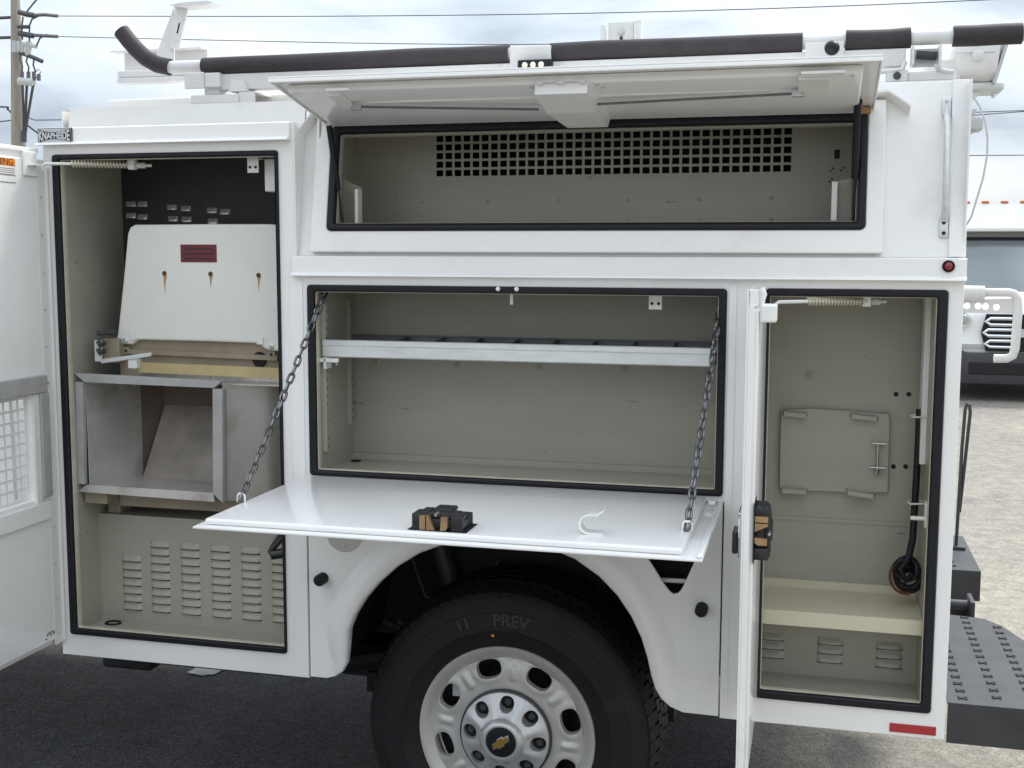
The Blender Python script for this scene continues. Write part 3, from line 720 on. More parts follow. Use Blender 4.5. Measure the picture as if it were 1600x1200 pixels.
bm = perforated(xs_, zs_, lambda i, j: i % 2 == 1 and j % 2 == 1, YU, 0.003)
mm = MB(); mm.merge(bm); mesh_wall = mm.build('vent_mesh_wall', 'liner_paint'); part(mesh_wall)
for i, px in enumerate((660, 763, 873, 982, 1092, 1205)):
    for py in (315, 348):
        q = at(px, py-0.012*(px-763), YU)
        MB().lathe([(0.006, 0), (0.0055, -0.003), (0.003, -0.0045), (0.0028, -0.003), (0, -0.003)], 14, (q.x, YU-0.0005, q.z)).build('bolt', 'liner_paint', mesh_wall, smooth=40)
MB().box(x0-0.05, x1+0.02, YU-0.0025, YU-0.0004, 1.70, at(900, 310, YU).z).build('mesh_lower_sheet', 'liner_paint', mesh_wall)
a, b = at(1304, 234, YU), at(1312, 248, YU); MB().box(a.x, b.x, YU-0.001, YU+0.001, b.z, a.z).build('slot_hole', 'pit_black', mesh_wall)
for px, py in ((1297, 267), (1301, 263), (1314, 266), (1318, 262), (1296, 284), (1300, 280)):
    q = at(px, py, YU); MB().lathe([(0, -0.001), (0.0025, -0.001), (0.0025, 0)], 10, (q.x, YU, q.z)).build('bolt_hole', 'pit_black', mesh_wall)
# end brackets in the upper compartment
for sx, pts in ((1, ((530, 270), (545, 285), (565, 293), (558, 352), (530, 352))), (-1, ((1330, 278), (1306, 284), (1300, 345), (1330, 346)))):
    Y = 0.10
    pp = [at(px, py, Y) for px, py in pts]
    part(MB().poly([(p.x, Y, p.z) for p in pp], (0, 0.004, 0)).build('end_bracket', 'liner_paint'))
    a, b = (at(556, 296, Y-0.02), at(562, 352, Y-0.02)) if sx > 0 else (at(1300, 284, Y-0.02), at(1307, 345, Y-0.02))
    part(MB().box(a.x, b.x, Y-0.03, Y-0.0005, b.z, a.z, 0.001).build('bracket_flange', 'old_white'))

# ------------------------------------------------------------------ doors
# lift-up door (flap)
FH, FE = Vector((0, 0.052, 1.990)), Vector((0, -0.272, 2.053))
flx0, flx1 = -0.682, 0.668
fdir = (FE-FH).normalized(); FLN = (FE-FH).length
fnrm = Vector((0, fdir.z, -fdir.y)); fnrm = fnrm if fnrm.z > 0 else -fnrm          # up side = outer skin
flap = empty('lift_up_door', FH); part(flap)
flap.matrix_basis = Matrix.Translation(FH+TOFF) @ Matrix((Vector((1, 0, 0)), fdir, fnrm)).transposed().to_4x4() if Vector((1, 0, 0)).cross(fdir).dot(fnrm) > 0 else Matrix.Translation(FH+TOFF) @ Matrix((Vector((1, 0, 0)), fdir, fnrm)).transposed().to_4x4()
def flp(px, py, off=0.0):           # local coords on flap inner face
    P = FH+fnrm*off; q = onplane(px, py, P, fnrm)-FH; return Vector((q.x, q.dot(fdir), off))
ft = 0.014
MB().box(flx0, flx1, 0, FLN, ft, ft+0.004, 0.001).box(flx0, flx1, FLN-0.006, FLN, 0.004, ft, 0.002).box(flx0, flx0+0.004, 0.0, FLN-0.006, 0.008, ft, 0.001).box(flx1-0.004, flx1, 0, FLN-0.006, 0.008, ft, 0.001).build('outer_skin', 'white_paint', flap)
inr = MB().box(flx0+0.030, flx1-0.036, 0.020, FLN-0.040, -0.006, ft, 0.006, 3)
inr.build('inner_pan', 'white_paint', flap, smooth=40)
MB().box(flx0+0.16, flx1-0.15, 0.200, 0.204, -0.0090, -0.0055, 0.001).build('pan_rib', 'white_paint', flap)
MB().tube([(flx0+0.0301, 0.020, 0.000), (flx1-0.0361, 0.020, 0.000)], 0.005, 8).build('pan_bead', 'white_paint', flap, smooth=60)
# central latch cover
a, b = flp(836, 134, -0.01), flp(918, 131, -0.01); c_, d_ = flp(860, 197, -0.04), flp(938, 195, -0.04)
cv = MB()
L0, L1, W0, W1 = a.y, max(c_.y, 0.045), a.x, b.x
P = [(W0, L0, -0.006), (W1, L0, -0.006), (W1, L0, -0.030), (W0, L0, -0.030), (W0+0.004, L0*0.62, -0.038), (W1-0.002, L0*0.62, -0.038), (W1+0.004, 0.040, -0.030), (W0+0.024, 0.040, -0.030), (W0+0.024, 0.035, -0.006), (W1+0.008, 0.035, -0.006), (W0+0.006, L0*0.55, -0.006), (W1+0.004, L0*0.55, -0.006)]
V = [cv.bm.verts.new(p) for p in P]
for f in ((0, 1, 2, 3), (3, 2, 5, 4), (4, 5, 6, 7), (7, 6, 9, 8), (0, 3, 4, 10), (10, 4, 7, 8), (1, 11, 5, 2), (11, 9, 6, 5)): cv.bm.faces.new([V[i] for i in f])
bmesh.ops.recalc_face_normals(cv.bm, faces=cv.bm.faces)
cv.build('latch_cover', 'white_paint', flap)
for k in range(3):
    xx = W0+(W1-W0)*(0.1+0.4*k); MB().box(xx-0.008, xx+0.008, L0, L0+0.012, -0.010, -0.0055, 0.001).build('cover_tab', 'cover_white', flap)
for (dx, dy) in ((-0.012, -0.02), (W1-W0+0.018, -0.015), (W1-W0+0.026, -0.035)):
    MB().lathe([(0, -0.002), (0.004, -0.0015), (0.006, 0)], 10).build('rivet', 'zinc', flap).matrix_basis = Matrix.Translation((W0+dx, L0+dy, -0.006)) @ Matrix.Rotation(R(90), 4, 'X')
# end boxes and lock rods
for (ax, ay, bx_, by_) in ((510, 152, 555, 172), (1247, 127, 1296, 148)):
    a, b = flp(ax, ay, -0.02), flp(bx_, by_, -0.02)
    MB().box(a.x, b.x, min(a.y, b.y), max(a.y, b.y), -0.017, -0.005, 0.002).build('rod_guide', 'old_white', flap)
    MB().box(a.x+0.005, b.x+0.03, max(a.y, b.y)+0.001, max(a.y, b.y)+0.02, -0.012, -0.005, 0.002).build('guide_bracket', 'white_paint', flap)
a, b, c2, d2 = flp(556, 167, -0.018), flp(842, 171, -0.018), flp(930, 163, -0.018), flp(1246, 146, -0.018)
MB().tube([a, b], 0.0030, 8).build('lock_rod', 'galv_dark', flap); MB().tube([c2, d2], 0.0030, 8).build('lock_rod', 'galv_dark', flap)
for q in (a, d2): MB().box(q.x-0.012, q.x+0.014, q.y-0.004, q.y+0.005, -0.026, -0.012, 0.001).build('rod_clevis', 'zinc', flap)
for q0, q1 in ((flp(1372, 150), flp(1355, 165)),):
    MB().box(flx1-0.03, flx1-0.008, 0.004, 0.020, -0.004, 0.008, 0.001).build('hinge_end', 'rust_stain', flap)
a = flp(1333, 118, -0.007); MB().lathe([(0, -0.003), (0.004, -0.002), (0.004, 0)], 10).build('rivet', 'zinc', flap).matrix_basis = Matrix.Translation((a.x, a.y, -0.006)) @ Matrix.Rotation(R(90), 4, 'X')
# gas struts
st = empty('gas_strut', (0, 0, 0)); part(st)
A, B = at(514, 196, 0.010), at(537, 358, 0.050); Mi = A.lerp(B, 0.62)
MB().tube([A, Mi], 0.0075, 10).build('strut_cylinder', 'rubber', st, smooth=60); MB().tube([Mi, B], 0.004, 8).build('strut_rod', 'black_plastic', st, smooth=60)
st = empty('gas_strut', (0, 0, 0)); part(st)
A, B = at(1340, 160, -0.02), at(1333, 352, 0.055); Mi = A.lerp(B, 0.61)
MB().tube([A, Mi], 0.0085, 10).build('strut_cylinder', 'rubber', st, smooth=60); MB().tube([Mi, B], 0.004, 8).build('strut_rod', 'black_plastic', st, smooth=60)
MB().lathe([(0, -0.012), (0.008, -0.01), (0.0115, 0), (0.008, 0.01), (0, 0.012)], 14, A).build('ball_end', 'rubber', st, smooth=60)

# fold-down door
fd = empty('fold_down_door', (-0.19, 0, 1.075)); part(fd); fd.location.z = 1.075
FX0, FX1, FY = -0.742, 0.353, -0.556
ox = -0.19
def fl_(mb, name, m, sm=None):
    o = mb.build(name, m, fd, smooth=sm); o.location.x = -ox; return o
fl_(MB().box(FX0, FX1, FY, -0.013, 0.0, 0.0055, 0.002), 'outer_skin', 'white_paint', 30)
fl_(MB().box(FX0+0.018, FX1-0.040, FY+0.020, -0.016, 0.0058, 0.020, 0.006, 4), 'inner_pan', 'white_paint', 40)
fl_(MB().box(FX1-0.012, FX1, FY+0.002, -0.016, 0.0058, 0.012, 0.002), 'edge_flange', 'white_paint', 30)
fl_(MB().box(FX1-0.034, FX1-0.016, -0.05, -0.025, 0.0058, 0.016, 0.003), 'edge_clip', 'white_paint', 30)
# latch: black ribbed housing, zinc jaws
lx, ly = atZ(703, 812, 1.10).x, atZ(703, 818, 1.10).y
def latch(parent, M):
    e = empty('rotary_latch', (0, 0, 0), parent) if False else None
    def bb(mb, name, m, sm=None):
        o = mb.build(name, m, parent, smooth=sm); o.matrix_basis = M; return o
    bb(MB().box(-0.076, 0.076, -0.05, 0.052, 0.0, 0.0016), 'latch_recess', 'pit_black')
    lm = MB().box(-0.064, 0.064, -0.036, 0.046, 0.0015, 0.030, 0.004)
    lm.box(-0.066, -0.040, -0.048, -0.030, 0.0015, 0.044, 0.003).box(0.036, 0.066, -0.048, -0.030, 0.0015, 0.042, 0.003).box(-0.064, 0.064, -0.034, 0.0, 0.030, 0.046, 0.004)
    for k in range(4): lm.box(-0.066+0.0, 0.066, 0.004+k*0.012, 0.010+k*0.012, 0.0015, 0.044-0.003*k, 0.003)
    lm.box(-0.024, 0.028, -0.004, 0.046, 0.038, 0.051, 0.005).box(-0.050, -0.026, -0.030, 0.02, 0.040, 0.048, 0.003).box(0.030, 0.052, -0.03, 0.0, 0.040, 0.048, 0.003)
    bb(lm, 'latch_housing', 'black_plastic', 35)
    for pts in (((-0.045, 0.040), (-0.030, 0.040), (-0.030, 0.003), (-0.045, 0.003)), ((-0.027, 0.040), (-0.021, 0.040), (-0.006, 0.003), (-0.027, 0.003)), ((0.011, 0.038), (0.028, 0.038), (0.028, 0.012), (0.022, 0.003), (0.009, 0.003))):
        jm = MB().poly([(x, -0.0505, z) for x, z in pts], (0, 0.014, 0))
        bb(jm, 'latch_jaw', 'zinc_yellow')
    bb(MB().lathe([(0, -0.052), (0.004, -0.052), (0.005, -0.045), (0.005, -0.03)], 10, (-0.002, 0, 0.044)), 'latch_pin', 'zinc', 40)
s_ = 0.84
latch(fd, Matrix.Translation((lx-ox, FY+0.074, 0.0202)) @ Matrix.Diagonal((s_, s_, s_*0.95, 1)))
# hook on the fold-down door
hk = Vector((atZ(925, 834, 1.095).x, atZ(925, 834, 1.095).y, 1.0955))
ou = [(0.030, 0.0)]+[(0.021*math.cos(R(270-15*k)), 0.0215+0.0215*math.sin(R(270-15*k))) for k in range(13)]+[(0.016, 0.044), (0.028, 0.053)]
inn = [(0.030, 0.004)]+[(0.0165*math.cos(R(270-15*k)), 0.0215+0.0172*math.sin(R(270-15*k))) for k in range(13)]+[(0.018, 0.0395), (0.031, 0.050)]
hm = MB()
for i in range(len(ou)-1):
    hm.poly([(x, -0.014, z) for x, z in (ou[i], ou[i+1], inn[i+1], inn[i])], (0, 0.028, 0))
o = hm.build('hook', 'white_paint', fd, smooth=35); o.location = (hk.x-ox-0.005, hk.y, 0.0205)

# chains
lk = MB(); n = 20; Ln, Wd = 0.034, 0.0195; rw = 0.0034
pp = []
for i in range(n):
    a_ = 2*PI*i/n; c, s2 = math.cos(a_), math.sin(a_)
    pp.append((0, (Wd/2-rw)*math.copysign(abs(s2)**0.7, s2), (Ln/2-rw)*math.copysign(abs(c)**0.6, c)))
lk.tube(pp, rw, 6, closed=True)
link_me = bpy.data.meshes.new('link'); lk.bm.to_mesh(link_me); lk.bm.free(); shade(link_me, 60); link_me.materials.append(MATS['chain_steel'])
def chain(A, B, sag=0.0, end='door_eye'):
    c = empty('door_chain', (0, 0, 0)); part(c)
    L_ = (B-A).length; n = int(L_/(Ln-2.3*rw)); d = (B-A).normalized()
    base = d.to_track_quat('Z', 'Y').to_matrix()
    for i in range(n+1):
        f = i/n; p = A.lerp(B, f)+Vector((0, 0, -sag*4*f*(1-f)))
        o = obj('link', link_me, None, c)
        tw = R(45+90*(i % 2)+random.uniform(-18, 18))
        o.matrix_basis = Matrix.Translation(p) @ base.to_4x4() @ Matrix.Rotation(tw, 4, 'Z') @ Matrix.Rotation(random.uniform(-.05, .05), 4, 'X')
    e = MB().tube([B+Vector((-0.009, 0, -0.013)), B+Vector((-0.009, 0, 0.002)), B+Vector((-0.005, 0, 0.007)), B+Vector((0.005, 0, 0.007)), B+Vector((0.009, 0, 0.002)), B+Vector((0.009, 0, -0.013))], 0.0028, 8)
    e.build('anchor_eye', 'white_paint', c, smooth=60)
cB = atZ(377, 776, 1.108); chain(at(507, 458, 0.03), cB, 0.006)
cB = atZ(1074, 820, 1.108); chain(at(1125, 478, 0.03), cB, 0.004)

# front compartment door, standing open at right angles
DX = -1.462; DY0 = -0.014; DW = 0.69
dz0, dz1 = 0.585, 1.945
door = empty('front_door', (DX, DY0, dz0)); part(door)
door.rotation_euler.z = R(-90)       # local x -> world -y ; local y -> world x
def dl(px, py, X=DX):                 # local (x,z) on inner face
    q = atX(px, py, X); return (DY0-q.y, q.z-dz0)
DHt = dz1-dz0
# vent opening
vx0 = dl(66, 700)[0]; (vxa, vzt), (vxb, vzb) = dl(52, 617), dl(55, 775)
vx0 = vxa+0.002; vzt = dl(0, 628)[1]; vzb = dl(0, 800)[1]+0.0
vx1 = DW-vx0
# local y: +y is world +x?  rotation -90deg about z: (1,0)->(0,-1); (0,1)->(1,0)
skin = plate([(0, 0), (DW, 0), (DW, DHt), (0, DHt)], [[(vx0, vzb), (vx0, vzt), (vx1, vzt), (vx1, vzb)]], 0.004, 0.001, 'outer_skin')
o = obj('outer_skin', skin, 'white_paint', door); o.location.y = -0.032
ip = plate([(0.012, 0.014), (DW-0.02, 0.014), (DW-0.02, DHt-0.030), (0.012, DHt-0.030)], [[(vx0, vzb), (vx0, vzt), (vx1, vzt), (vx1, vzb)]], 0.022, 0.004, 'inner_pan')
o = obj('inner_pan', ip, 'white_paint', door); o.location.y = -0.0275; shade(ip, 30)
MB().box(0, DW, -0.028, -0.016, DHt-0.012, DHt, 0.002).build('edge_flange', 'white_paint', door)
MB().box(0, DW, -0.028, -0.018, 0, 0.010, 0.002).build('edge_flange', 'white_paint', door)
# vent mesh with square holes
pm = 0.0285; nx = int((vx1-vx0-0.02)/pm); nz = int((vzt-vzb)/pm/1.02)
xs_ = [vx0]; zs_ = [vzb]
for i in range(nx): xs_ += [vx0+0.004+i*pm+0.0034, vx0+0.004+(i+1)*pm-0.0034]
xs_.append(vx1)
pz = (vzt-vzb-0.01)/nz
for j in range(nz): zs_ += [vzb+0.005+j*pz+0.0034, vzb+0.005+(j+1)*pz-0.0034]
zs_.append(vzt)
bm = perforated(xs_, zs_, lambda i, j: i % 2 == 1 and j % 2 == 1, 0, 0.002)
mm = MB(); mm.merge(bm); o = mm.build('vent_mesh', 'old_white', door); o.location.y = -0.026
# grey tape frame round the vent, white return
tz1 = dl(40, 597)[1]; tz0 = dl(40, 622)[1]
MB().box(0.030, DW-0.03, -0.005, 0.006, vzt+0.004, vzt+0.052, 0.003).build('foam_strip', 'grey_tape', door)
xa_ = dl(72, 700)[0]; MB().box(0.028, vx0-0.024, -0.005, 0.008, vzb+0.002, vzt+0.0035, 0.003).build('foam_strip', 'grey_tape', door)
MB().box(vx0-0.024, vx0-0.001, -0.007, 0.0005, vzb-0.012, vzt+0.003, 0.001).build('vent_trim', 'old_white', door)
MB().box(0.030, DW-0.03, -0.0055, 0.0025, vzb-0.062, vzb-0.0125, 0.002).build('vent_trim', 'white_paint', door)
# piano hinge with knuckles
hg = MB().box(-0.004, 0.030, -0.0052, -0.0035, 0.0, DHt-0.03, 0.0005); hg.build('hinge_leaf', 'old_white', door)
for k in range(13):
    MB().lathe([(0, -0.002), (0.003, -0.0015), (0.0035, 0)], 10).build('rivet', 'zinc', door).matrix_basis = Matrix.Translation((0.016, -0.0034, 0.03+k*0.1)) @ Matrix.Rotation(R(180), 4, 'Z')
hp_ = MB().cyl((0, 0, dz0+0.005), (0, 0, dz1-0.05), 0.0055, 10); o = hp_.build('hinge_pin', 'old_white', None, smooth=60); part(o); o.location += Vector((XL+0.012, -0.0065, 0))
# check-rod bracket, warning label, holes
bz = dl(55, 258)[1]
br = MB().box(0.030, 0.085, -0.005, 0.001, bz-0.03, bz+0.035, 0.006).box(0.035, 0.07, 0.001, 0.018, bz-0.004, bz+0.002, 0.002)
br.build('check_bracket', 'white_paint', door)
(la, lzt), (lb, lzb) = dl(26, 248), dl(28, 286)
lzt2 = dl(0, 246)[1]; lw = 0.22
wl_ = empty('x', (0, 0, 0)); bpy.data.objects.remove(wl_)
lab = MB().box(la, la+lw, -0.0052, -0.0046, lzb, lzt).build('warning_label', 'label_white', door)
lh = lzt-lzb
MB().box(la+0.001, la+lw, -0.0047, -0.0042, lzt-lh*0.32, lzt-0.001).build('warning_label', 'label_orange', door)
tm = text_mesh('WARNING', 0.026, 0.0004); tm.transform(XZ); tm.transform(Matrix.Scale(-1, 4, (1, 0, 0)) @ Matrix.Scale(-1, 4, (0, 1, 0)))
o = obj('lettering', tm, 'label_dark', door); o.location = (la+0.072, -0.0040, lzt-lh*0.17)
lt = MB()
for k, f in enumerate((0.42, 0.50, 0.58, 0.66)): lt.box(la+0.004, la+lw-0.02*k, -0.0047, -0.0044, lzt-lh*f-0.0014, lzt-lh*f)
lt.box(la, la+lw, -0.0047, -0.0044, lzt-lh*0.72, lzt-lh*0.70).box(la, la+lw, -0.0047, -0.0043, lzb, lzb+0.001)
tag(lt.build('label_text', 'label_dark', door), kind='stuff')
hb_ = MB()
for px, py in ((77, 993), (82, 992), (87, 989), (75, 999), (90, 980)):
    x, z = dl(px, py); hb_.box(x-0.003, x+0.003, -0.0052, -0.0044, z-0.002, z+0.002)
x, z = dl(84, 987); hb_.box(x-0.03, x+0.02, -0.0052, -0.0043, z-0.0015, z+0.001)
tag(hb_.build('punched_holes', 'pit_black', door), kind='stuff')

# rear compartment door, edge on to the camera
rd = empty('rear_door', (0.431, -0.014, 0.580)); part(rd); rd.rotation_euler.z = R(-90)
RH, RW = 1.020, 0.420
MB().box(0, RW, -0.012, -0.008, 0, RH, 0.001).box(RW-0.004, RW, -0.008, 0.004, 0, RH-0.03, 0.0015).build('outer_skin', 'white_paint', rd)
MB().box(0.012, RW-0.020, -0.0078, 0.012, 0.012, RH-0.045, 0.005, 3).build('inner_pan', 'white_paint', rd, smooth=40)
MB().box(RW-0.018, RW-0.006, -0.0075, 0.010, RH-0.034, RH, 0.002).build('corner_clip', 'white_paint', rd)
rz = at(1206, 488, -0.36).z-0.58
MB().box(RW-0.075, RW-0.02, 0.0125, 0.046, rz-0.018, rz+0.018, 0.004).build('check_bracket', 'white_paint', rd)
MB().tube([(RW-0.03, 0.014, rz+0.02), (RW-0.03, 0.020, rz+0.038), (RW-0.03, 0.014, rz+0.05)], 0.006, 8).build('clip_loop', 'white_paint', rd, smooth=50)
lz = at(1192, 830, -0.39).z-0.58
latch(rd, Matrix.Translation((RW-0.062, 0.0125, lz)) @ Matrix.Rotation(R(-90), 4, 'X').to_4x4() @ Matrix.Rotation(R(0), 4, 'Z') if False else
      Matrix.Translation((RW-0.054, 0.0122, lz)) @ Matrix(((0, -1, 0, 0), (0, 0, 1, 0), (1, 0, 0, 0), (0, 0, 0, 1))) @ Matrix.Diagonal((-0.82, 0.82, 0.70, 1)))
pz_ = at(1150, 825, -0.36).z-0.58
MB().box(RW-0.10, RW-0.02, -0.0200, -0.0123, pz_-0.05, pz_+0.045, 0.004).build('paddle_frame', 'chrome', rd)
MB().box(RW-0.09, RW-0.03, -0.032, -0.0203, pz_-0.045, pz_+0.002, 0.004).build('paddle_handle', 'black_plastic', rd)

# door check rods with springs
def check_rod(A, B, Cc, turns=19, r=0.0082):
    c = empty('door_check_rod', (0, 0, 0)); part(c)
    MB().tube([A+Vector((-0.004, -0.0, -0.016)), A+Vector((-0.003, 0, -0.005)), A+Vector((0.004, 0, 0)), B, Cc+(Cc-B).normalized()*0.05], 0.0042, 10).build('rod', 'old_white', c, smooth=60)
    L_ = Cc-B; d = L_.normalized(); u = d.orthogonal().normalized(); w = d.cross(u)
    pts = [B+L_*(k/(turns*10))+(u*math.cos(2*PI*k/10)+w*math.sin(2*PI*k/10))*r for k in range(turns*10+1)]
    MB().tube(pts, 0.0020, 5).build('spring', 'cream_paint', c, smooth=60)
    e = MB().box(Cc.x-0.010, Cc.x+0.010, Cc.y-0.010, Cc.y+0.010, Cc.z-0.012, Cc.z+0.014, 0.003)
    L2 = d*0.03
    e.build('rod_block', 'old_white', c)
    pts = [Cc+d*0.012+d*0.022*(k/60)+(u*math.cos(2*PI*k/10)+w*math.sin(2*PI*k/10))*r*0.85 for k in range(61)]
    MB().tube(pts, 0.0017, 5).build('spring', 'old_white', c, smooth=60)
check_rod(at(68, 256, -0.045), at(112, 256, -0.01), at(207, 258, 0.05))
check_rod(at(1214, 472, -0.10), at(1262, 471, -0.02), at(1354, 471, 0.05))

# ------------------------------------------------------------------ wheel
WC = Vector((-0.210, 0.0, 0.402)); TR = 0.402
wheel = empty('wheel', (WC.x, 0.0, WC.z)); part(wheel)
tyre_prof = [(0.222, 0.130), (0.232, 0.112), (0.240, 0.101), (0.250, 0.098), (0.262, 0.092), (0.285, 0.086), (0.287, 0.0845), (0.292, 0.0855), (0.318, 0.084), (0.335, 0.086), (0.337, 0.0845), (0.342, 0.087), (0.362, 0.094), (0.376, 0.103), (0.386, 0.114), (0.392, 0.126), (0.394, 0.15),
             (0.394, 0.30), (0.386, 0.325), (0.35, 0.345), (0.30, 0.35), (0.24, 0.33), (0.222, 0.31)]
MB().lathe(tyre_prof, 96).build('tyre', 'tyre', wheel, smooth=35)
tr = MB()
nb = 68
for i in range(nb):
    a0_ = 2*PI*i/nb
    for (ya, yb, ra, rb, off, w) in ((0.104, 0.158, 0.380, 0.402, 0.0, 0.80), (0.166, 0.205, 0.392, 0.402, 0.5, 0.84), (0.213, 0.252, 0.392, 0.402, 0.2, 0.84), (0.260, 0.32, 0.388, 0.402, 0.7, 0.80)):
        aa = a0_+off*2*PI/nb; h = PI/nb*w; sk = 0.02 if ya > 0.11 else 0.0
        P = []
        for (ang, y, r0) in ((aa-h, ya, 0), (aa+h, ya, 0), (aa+h+sk, yb, 0), (aa-h+sk, yb, 0)):
            P.append((ang, y))
        lo, hi = [], []
        for k, (ang, y) in enumerate(P):
            rtop = rb if not (ya < 0.11 and k < 2) else 0.3845
            yy = y
            lo.append(tr.bm.verts.new(((ra-0.012)*math.sin(ang), yy+ (0.006 if ya < 0.11 and k < 2 else 0), (ra-0.012)*math.cos(ang))))
            hi.append(tr.bm.verts.new((rtop*math.sin(ang), yy, rtop*math.cos(ang))))
        tr.bm.faces.new(hi)
        for k in range(4): tr.bm.faces.new((lo[k], lo[(k+1) % 4], hi[(k+1) % 4], hi[k]))
bmesh.ops.recalc_face_normals(tr.bm, faces=tr.bm.faces)
tag(tr.build('tread_blocks', 'tyre', wheel), kind='stuff')
def arc_text(body, ang, r, size, y, m):
    me = text_mesh(body, size, 0.002, bold=size*0.03)
    for v in me.vertices:
        a_ = ang+v.co.x/r; rr = r+v.co.y
        v.co = Vector((rr*math.sin(a_), y-v.co.z, rr*math.cos(a_)))
    o = obj('lettering', me, m, wheel); return o
arc_text('PREV', R(3), 0.3145, 0.044, 0.0835, 'tyre_letters')
arc_text('11', R(-21), 0.3145, 0.044, 0.0835, 'tyre_letters')
MB().lathe([(0, -0.001), (0.004, -0.001), (0.004, 0.001)], 14, (0.273*math.sin(R(-7)), 0.0888, 0.273*math.cos(R(-7)))).build('paint_dot', 'label_orange', wheel)
# rim: lathe barrel + pressed disc with eight holes
RR = 0.2405
def disc_y(r):            # depth of the pressed disc
    pts = [(0.09, 0.104), (0.115, 0.103), (0.13, 0.103), (0.15, 0.105), (0.175, 0.109), (0.195, 0.113), (0.206, 0.114)]
    for (a, ya), (b, yb) in zip(pts, pts[1:]):
        if r <= b: 
            u = (r-a)/(b-a); return ya+(yb-ya)*u
    return pts[-1][1]
rimm = MB()
rimm.lathe([(0.206, disc_y(0.206)), (0.210, 0.113), (0.217, 0.107), (0.225, 0.099), (0.234, 0.0965), (0.239, 0.0955), (0.2405, 0.098), (0.2405, 0.104), (0.232, 0.112), (0.224, 0.13), (0.215, 0.15), (0.212, 0.30), (0.236, 0.33)], 96)
rimm.lathe([(0.0, 0.100), (0.085, 0.100), (0.112, disc_y(0.112))], 64)
def holed_sector(mb, th0, half, r0, r1, hr, ha, hb, yfun, depth, n=10, pw=2.6, rings=4):
    """annular sector with one rounded hole centred at radius hr; ha radial, hb tangential half sizes"""
    bd = []
    for i in range(n): bd.append((r0, -half+2*half*i/n))
    for i in range(n): bd.append((r0+(r1-r0)*i/n, half))
    for i in range(n): bd.append((r1, half-2*half*i/n))
    for i in range(n): bd.append((r1-(r1-r0)*i/n, -half))
    def P(x, zz, dy=0.0):
        r = math.hypot(x, zz); return (r, math.atan2(x, zz))
    rows = []
    N_ = len(bd)
    for kx in range(rings+1+2):
        row = []
        for (r, th) in bd:
            bx_, bz_ = r*math.sin(th), r*math.cos(th)
            dx, dz = bx_, bz_-hr
            g_ = (abs(dx/hb)**pw+abs(dz/ha)**pw)**(-1/pw)
            hx_, hz_ = dx*g_, hr+dz*g_
            if kx <= rings:
                f = (1-kx/rings); f = f**1.3
                x_, z_ = bx_*f+hx_*(1-f), bz_*f+hz_*(1-f); dy = 0.0
                if kx == rings: dy = 0.0
            else:
                k2 = kx-rings; sc = 1-0.035*k2; x_, z_ = (hx_)*sc, hr+(hz_-hr)*sc; dy = (0.0035, depth)[k2-1]
            rr = math.hypot(x_, z_); an = math.atan2(x_, z_)
            y = yfun(rr, an)+dy
            row.append(mb.bm.verts.new((rr*math.sin(an+th0), y, rr*math.cos(an+th0))))
        rows.append(row)
    for A, B in zip(rows, rows[1:]):
        for i in range(N_): mb.bm.faces.new((A[i], A[(i+1) % N_], B[(i+1) % N_], B[i]))
def rim_y(r, an):
    y = disc_y(r)
    w = abs(abs(an)-PI/8)                      # radial rib midway between holes
    if 0.148 < r < 0.2:
        y -= 0.007*math.exp(-(w/0.055)**4)*math.exp(-((r-0.170)/0.022)**4)
    d2 = math.hypot((r-0.180)/0.031, an*0.181/0.043)
    y -= 0.003*math.exp(-((d2-1.0)/0.3)**2)
    return y
for k in range(8):
    holed_sector(rimm, R(-16+45*k), PI/8, 0.112, 0.206, 0.179, 0.0255, 0.0350, rim_y, 0.016, n=20, rings=7)
bmesh.ops.remove_doubles(rimm.bm, verts=rimm.bm.verts, dist=0.0004)
bmesh.ops.recalc_face_normals(rimm.bm, faces=rimm.bm.faces)
rimm.build('rim', 'silver_paint', wheel, smooth=55)
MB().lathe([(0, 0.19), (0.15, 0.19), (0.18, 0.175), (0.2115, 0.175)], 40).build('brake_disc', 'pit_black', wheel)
a_ = R(-16-45); MB().box(-0.018, 0.018, 0.16, 0.163, -0.024, 0.024, 0.001).build('white_plate', 'label_white', wheel).location = (0.181*math.sin(a_)+0.01, 0, 0.181*math.cos(a_)+0.004)  # small white plate behind one rim hole
# centre cap with eight lug pockets
CAPR = 0.119
def cap_y(r):
    pts = [(0.0, 0.046), (0.042, 0.046), (0.052, 0.050), (0.062, 0.060), (0.085, 0.074), (0.105, 0.082), (0.119, 0.086)]
    for (a, ya), (b, yb) in zip(pts, pts[1:]):
        if r <= b: return ya+(yb-ya)*(r-a)/(b-a)
    return pts[-1][1]
cap = MB()
cap.lathe([(0.0, 0.048), (0.041, 0.048), (0.0425, 0.0445), (0.047, 0.044), (0.054, 0.050), (0.060, cap_y(0.060))], 64)
cap.lathe([(CAPR, cap_y(CAPR)), (CAPR+0.001, 0.089), (CAPR+0.001, 0.098)], 64)
for k in range(8): holed_sector(cap, R(5+45*k), PI/8, 0.060, CAPR, 0.093, 0.0205, 0.0195, lambda r, an: cap_y(r)-0.005*math.exp(-((abs(abs(an)-PI/8))/0.16)**2)*math.exp(-((r-0.085)/0.03)**2), 0.014, n=10, pw=2.2, rings=4)
bmesh.ops.remove_doubles(cap.bm, verts=cap.bm.verts, dist=0.0004); bmesh.ops.recalc_face_normals(cap.bm, faces=cap.bm.faces)
cap.build('centre_cap', 'cap_silver', wheel, smooth=50)
MB().lathe([(CAPR+0.0012, 0.090), (CAPR+0.006, 0.092), (CAPR+0.007, 0.097)], 64).build('cap_ring', 'van_dark', wheel, smooth=50)
